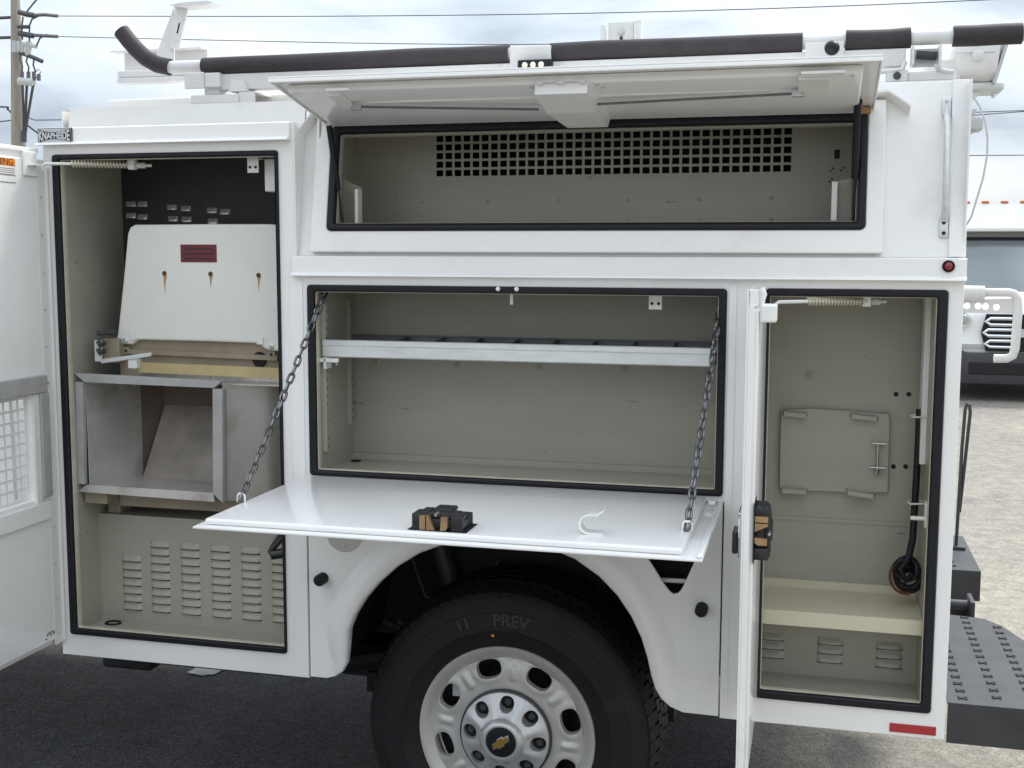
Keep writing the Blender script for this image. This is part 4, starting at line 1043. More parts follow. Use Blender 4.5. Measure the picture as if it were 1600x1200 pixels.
for k in range(8):
    a_ = R(5+45*k); c = (0.094*math.sin(a_), 0, 0.094*math.cos(a_))
    MB().lathe([(0, 0.0885), (0.008, 0.0885), (0.011, 0.092), (0.011, 0.0995)], 6, c).build('lug_nut', 'van_dark', wheel)
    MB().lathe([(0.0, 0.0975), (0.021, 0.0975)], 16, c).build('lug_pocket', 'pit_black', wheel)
MB().lathe([(0, 0.0455), (0.030, 0.0455), (0.0405, 0.0475)], 48).build('emblem_disc', 'rubber', wheel, smooth=60)
bt = [(-0.029, -0.008), (-0.010, -0.008), (-0.010, -0.0125), (0.010, -0.0125), (0.010, -0.008), (0.023, -0.008), (0.029, 0.008), (0.010, 0.008), (0.010, 0.0125), (-0.010, 0.0125), (-0.010, 0.008), (-0.023, 0.008)]
bt = [(x+ (z*0.35 if abs(x) < 0.011 else 0), z) for x, z in bt]
rot = lambda P, s: [(s*(x*math.cos(R(33))-z*math.sin(R(33))), s*(x*math.sin(R(33))+z*math.cos(R(33)))) for x, z in P]
o = obj('emblem_border', plate(rot(bt, 1.0), (), 0.003, 0.0006), 'chrome', wheel); o.location.y = 0.0425
o = obj('emblem', plate(rot([(x*0.92-(0.0008 if x > 0 else -0.0008), z*0.82) for x, z in bt], 1.0), (), 0.002, 0.0004), 'gold', wheel); o.location.y = 0.0417
# far-side wheel so that the truck stands
for x, y in ((WC.x, 1.55),):
    MB().lathe([(0.2, y), (0.36, y-0.01), (0.40, y+0.03), (0.40, y+0.22), (0.36, y+0.26), (0.2, y+0.24), (0.0, y+0.2)], 48, (0, 0, 0)).build('far_wheel', 'tyre', wheel)

# ------------------------------------------------------------------ rear bumper steps
bz_ = 0.636
def cross_mesh():
    m = MB()
    for a_ in (40, -40):
        c, s2 = math.cos(R(a_)), math.sin(R(a_)); L_, w = 0.012, 0.0028
        m.poly([(-L_*c+w*s2, -L_*s2-w*c, 0), (L_*c+w*s2, L_*s2-w*c, 0), (L_*c-w*s2, L_*s2+w*c, 0), (-L_*c-w*s2, -L_*s2+w*c, 0)], (0, 0, 0.0025 if a_ > 0 else 0.002))
    me = bpy.data.meshes.new('grip_cross'); m.bm.to_mesh(me); m.bm.free(); me.materials.append(MATS['pit_black']); return me
cross = cross_mesh()
bp = empty('step_bumper', (0, 0, 0)); part(bp)
SX0 = 0.8765
near = [(SX0, 0.0), (1.19, 0.0), (1.19, 0.30), (1.085, 0.64), (1.045, 0.70), (SX0, 0.73)]
MB().poly([(x, y, bz_-0.006) for x, y in near], (0, 0, 0.006)).build('step_tread', 'step_black', bp)
MB().poly([(SX0, -0.0005, 0.539), (1.19, -0.0005, 0.539), (1.19, -0.0005, bz_-0.0005), (SX0, -0.0005, bz_-0.0005)], (0, 0.006, 0)).build('step_apron', 'step_black', bp)
MB().poly([(1.19, 0.006, 0.54), (1.19, 0.30, 0.54), (1.19, 0.30, bz_-0.007), (1.19, 0.006, bz_-0.007)], (-0.006, 0, 0)).build('step_apron', 'step_black', bp)
MB().poly([(1.05, 0.705, 0.54), (SX0, 0.735, 0.54), (SX0, 0.735, bz_-0.007), (1.05, 0.705, bz_-0.007)], (0, -0.006, 0)).build('step_apron', 'step_black', bp)
for ci in range(4):
    for r_ in range(14):
        X, Y = 0.912+ci*0.078, 0.035+r_*0.049+(ci % 2)*0.024
        if Y < 0.72-(0 if X < 1.04 else (X-1.04)*2.6) and X < 1.18:
            o = obj('grip_cross', cross, None, bp); o.location = (X, Y, bz_)
f0 = atZ(1533, 893, bz_); fy = f0.y
far = [(SX0, fy), (f0.x, fy), (f0.x, fy+0.50), (SX0, fy+0.6)]
MB().poly([(x, y, bz_-0.006) for x, y in far], (0, 0, 0.006)).build('step_tread', 'step_black', bp)
MB().poly([(SX0, fy-0.0005, 0.535), (f0.x, fy-0.0005, 0.535), (f0.x, fy-0.0005, bz_-0.0005), (SX0, fy-0.0005, bz_-0.0005)], (0, 0.006, 0)).build('step_apron', 'step_black', bp)
for ci in range(2):
    for r_ in range(9):
        X, Y = 0.93+ci*0.09, fy+0.05+r_*0.055
        if X < f0.x-0.02 and Y < fy+0.48: o = obj('grip_cross', cross, None, bp); o.location = (X, Y, bz_)
hY = 0.86
a = at(1485, 944, hY); b = at(1516, 944, hY)
MB().tube([(0.80, hY, a.z), (b.x, hY, a.z)], 0.016, 12).build('hitch_bar', 'step_black', bp, smooth=50)
MB().box(b.x-0.006, b.x+0.008, hY-0.05, hY+0.05, a.z-0.09, a.z+0.025, 0.004).box(SX0, b.x-0.006, hY+0.04, hY+0.048, a.z-0.10, a.z-0.02).build('hitch_plate', 'step_black', bp)
# bent grab rod standing on the far step
ry = fy+0.30
A = at(1493, 872, ry); A.z = bz_
pts = [A, at(1497, 800, ry), at(1503, 700, ry), at(1508, 640, ry), at(1511, 630, ry), at(1515, 632, ry), at(1516, 645, ry), at(1508, 720, ry), at(1499, 800, ry+0.02)]
rodp = [Vector((p.x, p.y, max(p.z, bz_+0.001))) for p in pts]
part(MB().tube(rodp, 0.006, 8).build('grab_rod', 'step_black', None, smooth=60))
part(MB().box(A.x-0.02, A.x+0.03, ry-0.02, ry+0.02, bz_, bz_+0.012, 0.003).build('rod_foot', 'step_black'))
# white tube holder on the rear
HY = 0.55
ho = empty('cone_holder', (0, 0, 0)); part(ho)
MB().tube([Vector((XR-0.002, HY, at(1500, 458, HY).z)), at(1500, 458, HY), at(1538, 459, HY)], 0.021, 16).build('socket', 'rack_white', ho, smooth=50)
MB().tube([at(1537, 457, HY), at(1575, 457, HY), at(1584, 459, HY), at(1590, 466, HY), at(1591, 480, HY), at(1586, 545, HY), at(1582, 556, HY), at(1573, 560, HY), at(1553, 560, HY)], 0.0115, 14).build('bent_tube', 'rack_white', ho, smooth=50)
P4 = [at(px, py, HY) for px, py in ((1478, 464), (1532, 464), (1532, 468), (1587, 466), (1585, 490), (1478, 488))]
ring = lambda c, r: [(c.x+r*math.cos(2*PI*k/16), c.z+r*math.sin(2*PI*k/16)) for k in range(16)]
hol = [ring(at(px, py, HY), 0.0085) for px, py in ((1511, 478), (1528.5, 478), (1540, 479), (1557, 480))]
sl = [(p.x, p.z) for p in (at(1538, 463+4, HY), at(1564, 467, HY), at(1564, 469.5, HY), at(1538, 469.5, HY))]
o = obj('holder_plate', plate([(p.x, p.z) for p in P4], hol, 0.005, 0.0008), 'rack_white', ho); o.location.y = HY

# ------------------------------------------------------------------ roof rack
RY = 0.12
rk = empty('ladder_rack', (0, 0, 0)); part(rk)
tz = 2.165
xl = at(270, 105, RY); xe = 0.99
curve = [at(190, 49, RY), at(200, 62, RY), at(213, 77, RY), at(228, 91, RY), at(246, 101, RY), at(266, 105, RY)]
MB().tube(curve+[Vector((-1.0, RY, tz)), Vector((xe, RY, tz))], 0.0165, 14).build('rack_tube', 'rack_white', rk, smooth=50)
def pad(pts, r=0.0225): MB().tube(pts, r, 18).build('foam_pad', 'foam', rk, smooth=50)
pad(curve)
def tX(px, py): return at(px, py, RY).x
wob = lambda X: Vector((X, RY+random.uniform(-.001, .001), tz+random.uniform(-.0012, .0012)))
for xa, xb in ((tX(319, 100), tX(796, 86)), (tX(860, 85), tX(1254, 68)), (tX(1321, 62), tX(1423, 58)), (tX(1489, 54), tX(1597, 50))):
    n = max(3, int((xb-xa)/0.12)); pad([wob(xa+(xb-xa)*k/n) for k in range(n+1)], 0.0235)
# beam under the tube
MB().box(-1.02, 0.735, RY-0.012, RY+0.028, tz-0.065, tz-0.0235, 0.002).build('rack_beam', 'rack_white', rk)
# front foot: clamp, pivot and base
a, b = at(290, 114, RY-0.02), at(322, 139, RY-0.02)
MB().box(a.x, b.x, RY-0.03, RY-0.022, b.z, a.z, 0.004).box(b.x+0.001, b.x+0.045, RY-0.03, RY+0.02, b.z+0.003, a.z-0.003, 0.003).build('clamp_plate', 'rack_white', rk)
MB().box(b.x-0.012, b.x+0.035, RY-0.01, RY+0.06, 2.088, b.z+0.01, 0.004).build('pivot_block', 'galv', rk)
fa, fb = at(299, 155, 0.10), at(398, 155, 0.10)
MB().box(fa.x, fb.x-0.045, 0.096, 0.22, ZR+0.0005, 2.087, 0.002).box(fb.x-0.045, fb.x, 0.10, 0.105, ZR+0.0005, 2.093, 0.001).box(fb.x-0.0445, fb.x, 0.105, 0.22, 2.089, 2.0925).build('rack_base', 'rack_white', rk)
MB().cyl((fb.x-0.022, 0.125, ZR), (fb.x-0.022, 0.125, 2.089), 0.006, 8).build('base_bolt', 'zinc', rk)
MB().poly([(fb.x-0.075, 0.10, 2.094), (fb.x-0.02, 0.10, 2.094), (fb.x-0.03, 0.10, 2.122), (fb.x-0.068, 0.10, 2.125)], (0, 0.05, 0)).build('rack_lug', 'rack_white', rk)
# rear foot
ra, rb_ = at(1425, 70, RY-0.02), at(1470, 100, RY-0.02)
MB().box(ra.x, ra.x+0.005, RY-0.035, RY+0.04, rb_.z, ra.z-0.004, 0.001).box(rb_.x-0.006, rb_.x, RY-0.035, RY+0.06, rb_.z-0.01, ra.z-0.004, 0.001).box(ra.x+0.0055, rb_.x-0.0065, RY+0.02, RY+0.024, rb_.z, ra.z-0.004).build('rack_foot', 'galv', rk)
MB().cyl((ra.x+0.012, RY+0.0, ra.z-0.02), (rb_.x-0.008, RY+0.0, ra.z-0.024), 0.010, 10).build('pivot_shaft', 'van_dark', rk, smooth=50)
q0, q1 = at(1392, 125, 0.09), at(1412, 112, 0.09)
MB().box(q0.x-0.01, q1.x+0.01, 0.096, 0.14, ZR+0.0005, q1.z+0.006, 0.002).build('rack_base', 'rack_white', rk)
MB().lathe([(0, -0.004), (0.008, -0.004), (0.009, 0.0)], 10, ((q0.x+q1.x)/2, 0.096, (ZR+q1.z)/2+0.003)).build('base_bolt', 'van_dark', rk)
MB().tube([at(1372, 112, 0.10), at(1400, 110, 0.10), at(1410, 108, 0.10), at(1414, 96, 0.10)], 0.006, 8).build('rack_bracket', 'galv', rk, smooth=50)
MB().tube([at(1462, 100, 0.10), at(1466, 108, 0.10), at(1478, 111, 0.10), at(1490, 112, 0.10)], 0.005, 8).build('rack_bracket', 'galv', rk, smooth=50)
part(MB().box(at(1418, 120, 0.10).x, 0.845, 0.10, 1.6, ZR+0.0005, 2.086, 0.004).build('roof_curb', 'rack_white'))
# black knob
q = at(1300, 75, 0.03)
MB().lathe([(0, -0.018), (0.009, -0.0155), (0.0155, -0.007), (0.017, 0.0), (0.0155, 0.007), (0.009, 0.014), (0.005, 0.03), (0.005, 0.09)], 20, q).build('knob', 'rubber', rk, smooth=60)
ka, kb = at(1258, 70, RY-0.03), at(1318, 88, RY-0.03)
MB().box(ka.x, kb.x, RY-0.032, RY-0.026, kb.z, ka.z+0.005, 0.002).build('knob_plate', 'rack_white', rk)
# tube clamp and work lamp in the middle
lo = empty('work_lamp', (0, 0, 0)); part(lo)
a, b = at(796, 72, RY-0.03), at(860, 104, RY-0.03)
MB().box(a.x, b.x, RY-0.026, RY-0.018, b.z, a.z, 0.003).build('lamp_bracket', 'rack_white', lo)
a, b = at(809, 94, RY-0.05), at(862, 108, RY-0.05)
MB().box(a.x, b.x, RY-0.055, RY-0.027, b.z, a.z, 0.004).build('lamp_housing', 'rubber', lo)
for k in range(3):
    xx = a.x+(b.x-a.x)*(0.22+0.24*k)
    MB().lathe([(0, -0.0585), (0.006, -0.0575), (0.0078, -0.0545)], 14, (xx, RY, (a.z+b.z)/2-0.001)).build('lamp_lens', 'lamp_glass', lo, smooth=60)
# cross channels and hooks further back
CY = 0.62
a, b = at(183, 111, CY), at(183, 131, CY)
bw = at(330, 108, CY)
MB().box(a.x, bw.x+0.5, CY, CY+0.05, b.z+0.018, a.z, 0.003).box(a.x+0.003, bw.x+0.5, CY-0.01, CY+0.04, b.z, b.z+0.016, 0.003).build('cross_channel', 'rack_white', rk)
a, b = at(194, 84, CY+0.2), at(240, 110, CY+0.2)
MB().box(a.x, b.x+0.2, CY+0.2, CY+0.206, b.z, a.z, 0.001).box(a.x-0.03, b.x+0.2, CY+0.16, CY+0.206, a.z, a.z+0.004, 0.001).build('deflector_plate', 'rack_white', rk)
HYk = 0.66
hkp = [at(px, py, HYk) for px, py in ((240, 96), (272, 10), (272, 112), (242, 112))]
hook = MB().poly([(p.x, HYk, p.z) for p in hkp], (0, 0.005, 0))
fr = [at(px, py, HYk-0.01) for px, py in ((274, 10), (293, 12), (279, 76), (263, 76))]
hook.poly([(p.x, HYk-0.01, p.z) for p in fr], (0, 0.008, 0))
arm = [at(px, py, HYk-0.01) for px, py in ((273, 11), (290, 7), (330, 4), (339, 6), (332, 10), (292, 13))]
hook.poly([(p.x, HYk-0.04, p.z) for p in arm], (0, 0.06, 0))
hook.build('rack_hook', 'rack_white', rk)
sl_ = [at(px, py, HYk-0.012) for px, py in ((279, 36), (281, 36), (277.5, 52), (275.5, 52))]
MB().poly([(p.x, HYk-0.0115, p.z) for p in sl_], (0, 0.001, 0)).build('hook_slot', 'pit_black', rk)
for px, py in ((282, 30), (276, 59)):
    q = at(px, py, HYk-0.012); MB().lathe([(0, -0.004), (0.008, -0.003), (0.009, 0)], 12, (q.x, HYk-0.0105, q.z)).build('hook_bolt', 'rack_white', rk, smooth=50)
# second hook mid-roof
SY = 0.7
q0, q1 = at(940, 40, SY), at(1003, 66, SY)
m = MB().box(q0.x+0.02, q1.x-0.025, SY, SY+0.006, q1.z-0.04, q0.z+0.008, 0.002)
m.build('rack_hook', 'rack_white', rk)
MB().box(q0.x, q0.x+0.014, SY-0.02, SY+0.03, q1.z-0.04, q0.z, 0.004).build('hook_cheek', 'galv', rk); MB().box(q1.x-0.022, q1.x, SY-0.02, SY+0.03, q1.z-0.04, q0.z+0.01, 0.004).build('hook_cheek', 'galv', rk)
q = at(970, 50, SY-0.01); MB().lathe([(0, -0.010), (0.008, -0.008), (0.0095, 0)], 14, (q.x, SY-0.001, q.z)).build('hook_bolt', 'zinc', rk, smooth=50); MB().box(q.x-0.004, q.x+0.004, SY-0.002, SY, q.z-0.03, q.z-0.012).build('hook_slot', 'pit_black', rk)
MB().box(q0.x-0.05, q1.x+0.05, SY-0.03, SY+0.05, ZR, ZR+0.06, 0.003).build('cross_channel', 'rack_white', rk)

# rear flood lamp, its bracket and the whip cable
lamp = empty('flood_lamp', (0, 0, 0)); part(lamp)
LY = 0.42
cA, cB_ = at(1500, 98, LY), at(1556, 98, LY)
ax = [(cA.x-0.02+(cB_.x-cA.x+0.03)*f) for f in (0, 0.1, 0.35, 0.7, 0.8, 1.0)]
zc = at(1530, 98, LY).z
m = MB()
secs = [(at(1492, 0, LY).x, 0.035, 0.060), (at(1500, 0, LY).x, 0.052, 0.075), (at(1520, 0, LY).x, 0.056, 0.080), (at(1545, 0, LY).x, 0.058, 0.082), (at(1558, 0, LY).x, 0.056, 0.08)]
rows = []
for X, hz, hy in secs:
    row = []
    for k in range(28):
        a_ = 2*PI*k/28; c, s2 = math.cos(a_), math.sin(a_)
        row.append(m.bm.verts.new((X+0.010*(s2 if X > secs[2][0] else 0), LY+hy*math.copysign(abs(c)**0.5, c), zc+hz*math.copysign(abs(s2)**0.5, s2))))
    rows.append(row)
for A, B in zip(rows, rows[1:]):
    for k in range(28): m.bm.faces.new((A[k], A[(k+1) % 28], B[(k+1) % 28], B[k]))
m.bm.faces.new(rows[0]); m.bm.faces.new(list(reversed(rows[-1])))
bmesh.ops.recalc_face_normals(m.bm, faces=m.bm.faces)
m.build('lamp_body', 'roof_white', lamp, smooth=45)
Xf = secs[-1][0]
MB().poly([(Xf-0.012, LY-0.082, zc-0.060), (Xf+0.022, LY-0.082, zc+0.062), (Xf+0.028, LY-0.082, zc+0.058), (Xf-0.004, LY-0.082, zc-0.062)], (0, 0.164, 0)).build('lamp_rim', 'badge_grey', lamp)
MB().box(secs[0][0], Xf-0.01, LY-0.0825, LY-0.0795, zc+0.012, zc+0.0135).build('lamp_seam', 'badge_grey', lamp)
q = at(1529, 87, LY-0.08); MB().lathe([(0, -0.004), (0.011, -0.003), (0.016, 0.0)], 16, (q.x, LY-0.081, q.z)).build('lamp_boss', 'roof_white', lamp, smooth=50)
MB().box(secs[0][0]+0.012, Xf-0.02, LY-0.05, LY+0.05, zc-0.075, zc-0.056, 0.003).build('lamp_foot', 'roof_white', lamp)
a, b = at(1510, 133, LY), at(1564, 146, LY)
MB().box(0.78, b.x, LY-0.06, LY+0.05, b.z, a.z, 0.008, 3).poly([(XR, LY-0.05, b.z), (b.x-0.05, LY-0.05, b.z), (XR, LY-0.05, b.z-0.07)], (0, 0.005, 0)).build('lamp_arm', 'galv', lamp)
MB().cyl((b.x-0.02, LY-0.02, b.z), (b.x-0.02, LY-0.02, b.z-0.012), 0.005, 8).build('arm_bolt', 'zinc', lamp)
MB().box(0.80, at(1500, 110, LY).x, LY-0.06, LY+0.06, ZR, at(1500, 96, LY).z, 0.006).build('lamp_base', 'roof_white', lamp)
cam_b = at(1526, 195, 0.30)
part(MB().box(XR, cam_b.x+0.012, 0.27, 0.33, cam_b.z-0.016, cam_b.z+0.016, 0.006).poly([(XR, 0.28, cam_b.z-0.016), (cam_b.x, 0.28, cam_b.z-0.016), (XR, 0.28, cam_b.z-0.04)], (0, 0.03, 0)).build('rear_camera', 'badge_grey'))
part(MB().poly([(XR, 0.27, cam_b.z+0.034), (at(1524, 178, .3).x, 0.27, cam_b.z+0.034), (at(1520, 186, .3).x, 0.27, cam_b.z+0.022), (XR, 0.27, cam_b.z+0.018)], (0, 0.04, 0)).build('camera_shield', 'badge_grey'))
wc = [at(px, py, 0.14) for px, py in ((1462, 106), (1475, 110), (1490, 116), (1504, 129), (1519, 148), (1531, 167), (1539, 190), (1543, 215), (1542, 245), (1536, 278), (1527, 308), (1517, 340))]
wc.append(Vector((0.868, 0.2, wc[-1].z-0.06)))
part(MB().tube(wc, 0.0024, 8).build('lamp_cable', 'badge_grey', None, smooth=60))

# ------------------------------------------------------------------ cab of the truck (mostly hidden by the open door)
cb = MB()
prof = [(-1.56, 0.60), (-1.56, 1.30), (-1.62, 1.80), (-1.72, 1.87), (-2.7, 1.88), (-3.3, 1.35), (-4.35, 1.22), (-4.45, 1.0), (-4.45, 0.62)]
cb.poly([(x, 0.10, z) for x, z in prof], (0, 1.66, 0))
bmesh.ops.bevel(cb.bm, geom=list(cb.bm.edges), offset=0.04, segments=3, affect='EDGES', profile=0.5)
part(cb.build('cab', 'white_paint', None, smooth=40))
part(MB().poly([(-1.75, 0.097, 1.32), (-2.62, 0.097, 1.32), (-2.55, 0.097, 1.78), (-1.82, 0.097, 1.78)], (0, 0.01, 0)).build('cab_window', 'van_glass'))
part(obj('cab_door', plate([(-1.68, 0.66), (-1.68, 1.28), (-1.72, 1.80), (-2.64, 1.80), (-2.74, 1.30), (-2.74, 0.66)], [[(-1.78, 1.34), (-1.83, 1.76), (-2.57, 1.76), (-2.64, 1.34)]], 0.02, 0.004), 'white_paint')).location.y = 0.092-0.2
part(MB().box(-1.90, -1.75, 0.060, 0.0915, 1.20, 1.235, 0.008).build('cab_door_handle', 'black_plastic'))
for x in (-3.75,):
    w2 = MB().lathe([(0, 0.15), (0.2, 0.14), (0.24, 0.10), (0.36, 0.10), (0.40, 0.14), (0.40, 0.34), (0.3, 0.36)], 48, (x, 0, 0.402)); part(w2.build('front_wheel', 'tyre', None, smooth=40))

# ================================================================== blower unit inside the front compartment
bu = empty('blower_unit', (-1.13, 0.12, 0.93)); tag(bu, 'boxed blower with white rust-streaked cover and open aluminium duct in front compartment', 'machine')
def bp_(o): o.parent = bu; o.location = Vector(o.location)-Vector(bu.location); return o
CY0 = 0.105
cvp = [at(px, py, CY0) for px, py in ((182, 528), (184, 515), (192, 440), (199, 365), (203, 355), (210, 351), (330, 350), (420, 350), (431, 351), (434, 360), (439, 543), (437, 549), (420, 548), (413, 545), (403, 537), (330, 534), (215, 531), (207, 538), (190, 538), (183, 534))]
cm_ = plate([(p.x, p.z) for p in reversed(cvp)], (), 0.030, 0.006, 'cover_panel'); shade(cm_, 40)
cov = obj('cover_panel', cm_, 'cover_white'); cov.location.y = CY0; bp_(cov)
bp_(MB().box(cvp[0].x+0.03, cvp[10].x-0.01, CY0+0.0305, CY0+0.13, cvp[0].z+0.01, cvp[6].z-0.02, 0.01).build('cover_shell', 'cover_white'))
for px, py in ((196, 533), (424, 541)):
    q = at(px, py, CY0); e_ = MB().lathe([(0, -0.006), (0.004, -0.006), (0.0045, -0.003), (0.0085, -0.002), (0.0085, 0)], 14, (q.x, CY0, q.z)); bp_(e_.build('cover_bolt', 'zinc', None, smooth=40))
    bp_(MB().box(q.x-0.014+(0.028 if px < 300 else -0.028), q.x+0.006+(0.028 if px < 300 else -0.028), CY0-0.003, CY0+0.0005, q.z+0.004, q.z+0.026, 0.001).build('cover_clip', 'cover_white'))
for px, py, ln in ((257, 427, 37), (329, 428, 25), (404, 430, 27)):
    q = at(px, py, CY0)
    bp_(MB().lathe([(0, -0.0022), (0.006, -0.002), (0.0065, 0)], 14, (q.x, CY0, q.z)).build('rusty_hole', 'rust'))
    L_ = ln/640
    bp_(MB().poly([(q.x-0.0045, CY0-0.0002, q.z-0.002), (q.x-0.0016, CY0-0.0002, q.z-L_*0.5), (q.x-0.0002, CY0-0.0002, q.z-L_), (q.x+0.002, CY0-0.0002, q.z-L_*0.5), (q.x+0.006, CY0-0.0002, q.z-L_*0.2), (q.x+0.007, CY0-0.0002, q.z-0.002)], (0, -0.0006, 0)).build('rust_streak', 'rust_stain'))
a, b = at(282, 382, CY0), at(339, 410, CY0)
bp_(MB().box(a.x, b.x, CY0-0.0012, CY0+0.0002, b.z, a.z, 0.0003).build('red_label', 'red_label'))
lt = MB()
for r_, (f0_, f1_) in enumerate(((0.12, 0.88), (0.08, 0.92), (0.1, 0.9))):
    x = a.x+(b.x-a.x)*f0_; xe_ = a.x+(b.x-a.x)*f1_; z = a.z-(a.z-b.z)*(0.24+0.28*r_)
    while x < xe_: 
        w = random.uniform(0.004, 0.011); lt.box(x, min(x+w, xe_), CY0-0.0016, CY0-0.0011, z-0.003, z+0.003); x += w+0.002
tag(bp_(lt.build('label_text', 'label_dark')), kind='stuff')
# tan base with cross bars
B0 = 0.125
a, b = at(186, 528, B0), at(455, 600, B0)
bp_(MB().box(a.x, b.x, B0, 0.25, b.z, a.z+0.02, 0.002).build('base_box', 'tan_paint'))
for (pa, pb, h, y, m_n) in (((192, 545), (432, 556), 0.013, B0-0.012, 'tan_paint'), ((215, 566), (470, 577), 0.028, B0-0.05, 'yellow_tan'), ((219, 578), (470, 590), 0.020, B0-0.016, 'aluminium')):
    p0, p1 = at(*pa, y), at(*pb, y)
    bp_(MB().poly([(p0.x, y, p0.z), (p1.x, y, p1.z), (p1.x, y, p1.z-h), (p0.x, y, p0.z-h)], (0, 0.012, 0)).build('base_bar', m_n))
for px, py in ((197, 548), (424, 554)):
    q = at(px, py, B0-0.014); bp_(MB().box(q.x-0.010, q.x+0.010, B0-0.014, B0-0.0005, q.z-0.010, q.z+0.010, 0.002).build('bar_block', 'tan_paint')); bp_(MB().lathe([(0, -0.001), (0.004, -0.001), (0.004, 0)], 10, (q.x, B0-0.0145, q.z)).build('block_hole', 'pit_black'))
q = at(406, 562, B0); bp_(MB().lathe([(0, -0.001), (0.022, -0.001), (0.022, 0)], 20, (q.x, B0-0.0005, q.z)).build('cable_hole', 'pit_black'))
for px, py in ((235, 582), (327, 586), (422, 589)):
    q = at(px, py, B0-0.018); bp_(MB().lathe([(0, -0.006), (0.0045, -0.005), (0.006, 0)], 10, (q.x, B0-0.0165, q.z)).build('bar_bolt', 'zinc', None, smooth=40))
# lever and clamp on the left
p0, p1 = at(158, 565, 0.06), at(236, 554, 0.05)
bp_(MB().poly([(p0.x, 0.06, p0.z-0.005), (p1.x, 0.05, p1.z-0.004), (p1.x, 0.05, p1.z+0.004), (p0.x, 0.06, p0.z+0.005)], (0, 0.004, 0.002)).build('lever', 'galv'))
q = at(208, 569, 0.06); bp_(MB().box(q.x-0.015, q.x+0.012, 0.058, 0.08, q.z-0.012, q.z+0.014, 0.002).build('lever_clip', 'old_white'))
a, b = at(147, 532, 0.08), at(158, 565, 0.08)
bp_(MB().box(a.x, b.x, 0.08, 0.09, b.z, a.z, 0.001).build('clamp_bracket', 'old_white'))
for k in range(3):
    q0, q1 = at(153, 521+k*12, 0.07), at(180, 519+k*12, 0.07)
    bp_(MB().tube([q0, q0+Vector((0.006, 0, -0.012)), q0.lerp(q1, 0.4)+Vector((0, 0, -0.006))] if k else [q0, q1], 0.0065, 8).build('clamp_lever', 'van_dark', None, smooth=50))
bp_(MB().box(b.x+0.002, at(186, 540, 0.09).x, 0.09, 0.15, at(160, 566, .09).z, at(160, 529, .09).z, 0.002).build('clamp_box', 'tan_paint'))
# aluminium duct: open mouth with taped frame
M0 = 0.030
fo = [at(px, py, M0) for px, py in ((117, 583), (347, 596), (350, 785), (122, 768))]
fi = [at(px, py, M0) for px, py in ((134, 597), (335, 606), (335, 770), (136, 757))]
def strip(name, A, B, C, Dd, th, m_n, y=M0):
    m = MB().poly([(A.x, y, A.z), (B.x, y, B.z), (C.x, y, C.z), (Dd.x, y, Dd.z)], (0, th, 0))
    return bp_(m.build(name, m_n))
strip('mouth_tape', fo[0], fo[1], fi[1], fi[0], 0.016, 'grey_tape', M0-0.004)
strip('mouth_tape', fo[1]+Vector((.004, 0, -.0205)), fo[2], fi[2], fi[1]+Vector((-.001, 0, -.002)), 0.015, 'grey_tape', M0-0.008)
strip('mouth_frame', fo[2]+Vector((-.027, 0, 0)), fo[3], fi[3], fi[2]+Vector((-.002, 0, 0)), 0.014, 'aluminium', M0-0.002)
strip('mouth_tape', fo[3]+Vector((0, 0, .022)), fo[0]+Vector((0, 0, -.024)), fi[0]+Vector((-.008, 0, 0)), fi[3]+Vector((-.008, 0, 0)), 0.014, 'grey_tape', M0-0.001)
iz1, iz0 = fi[0].z+0.004, fi[3].z-0.004; ix0, ix1 = fi[0].x-0.006, fi[1].x+0.01
yb = 0.195
xc = at(221, 650, yb).x
du = MB().box(ix0, xc, 0.0, 0.0, 0, 0) if False else MB()
du.poly([(ix0, M0+0.012, iz0), (xc, yb, iz0), (xc, yb, iz1), (ix0, M0+0.012, iz1)], (-0.003, 0, 0))
bp_(du.build('duct_side', 'aluminium'))
bp_(MB().poly([(ix0, M0+0.012, iz0), (ix1+0.02, M0+0.012, iz0), (ix1+0.02, 0.12, iz0+0.001), (ix1+0.02, yb, iz0+0.001), (ix0, yb, iz0+0.001)], (0, 0, -0.003)).build('duct_floor', 'aluminium'))
bp_(MB().poly([(ix0, M0+0.012, iz1), (ix1+0.25, M0+0.012, iz1), (ix1+0.25, 0.30, iz1), (ix0, 0.30, iz1)], (0, 0, 0.003)).build('duct_top', 'aluminium'))
# sloping tongue rising to the dark throat
tz_ = at(258, 632, 0.248).z
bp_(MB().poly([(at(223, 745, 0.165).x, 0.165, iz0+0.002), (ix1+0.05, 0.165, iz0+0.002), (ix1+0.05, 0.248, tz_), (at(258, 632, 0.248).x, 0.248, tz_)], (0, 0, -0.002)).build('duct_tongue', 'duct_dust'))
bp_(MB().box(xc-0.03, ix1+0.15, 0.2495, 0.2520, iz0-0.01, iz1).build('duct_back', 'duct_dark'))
bp_(MB().poly([(xc, yb, iz0), (at(256, 640, 0.249).x, 0.249, iz0), (at(256, 640, 0.249).x, 0.249, iz1), (xc, yb, iz1)], (-0.002, 0, 0)).build('duct_inner', 'duct_dark'))
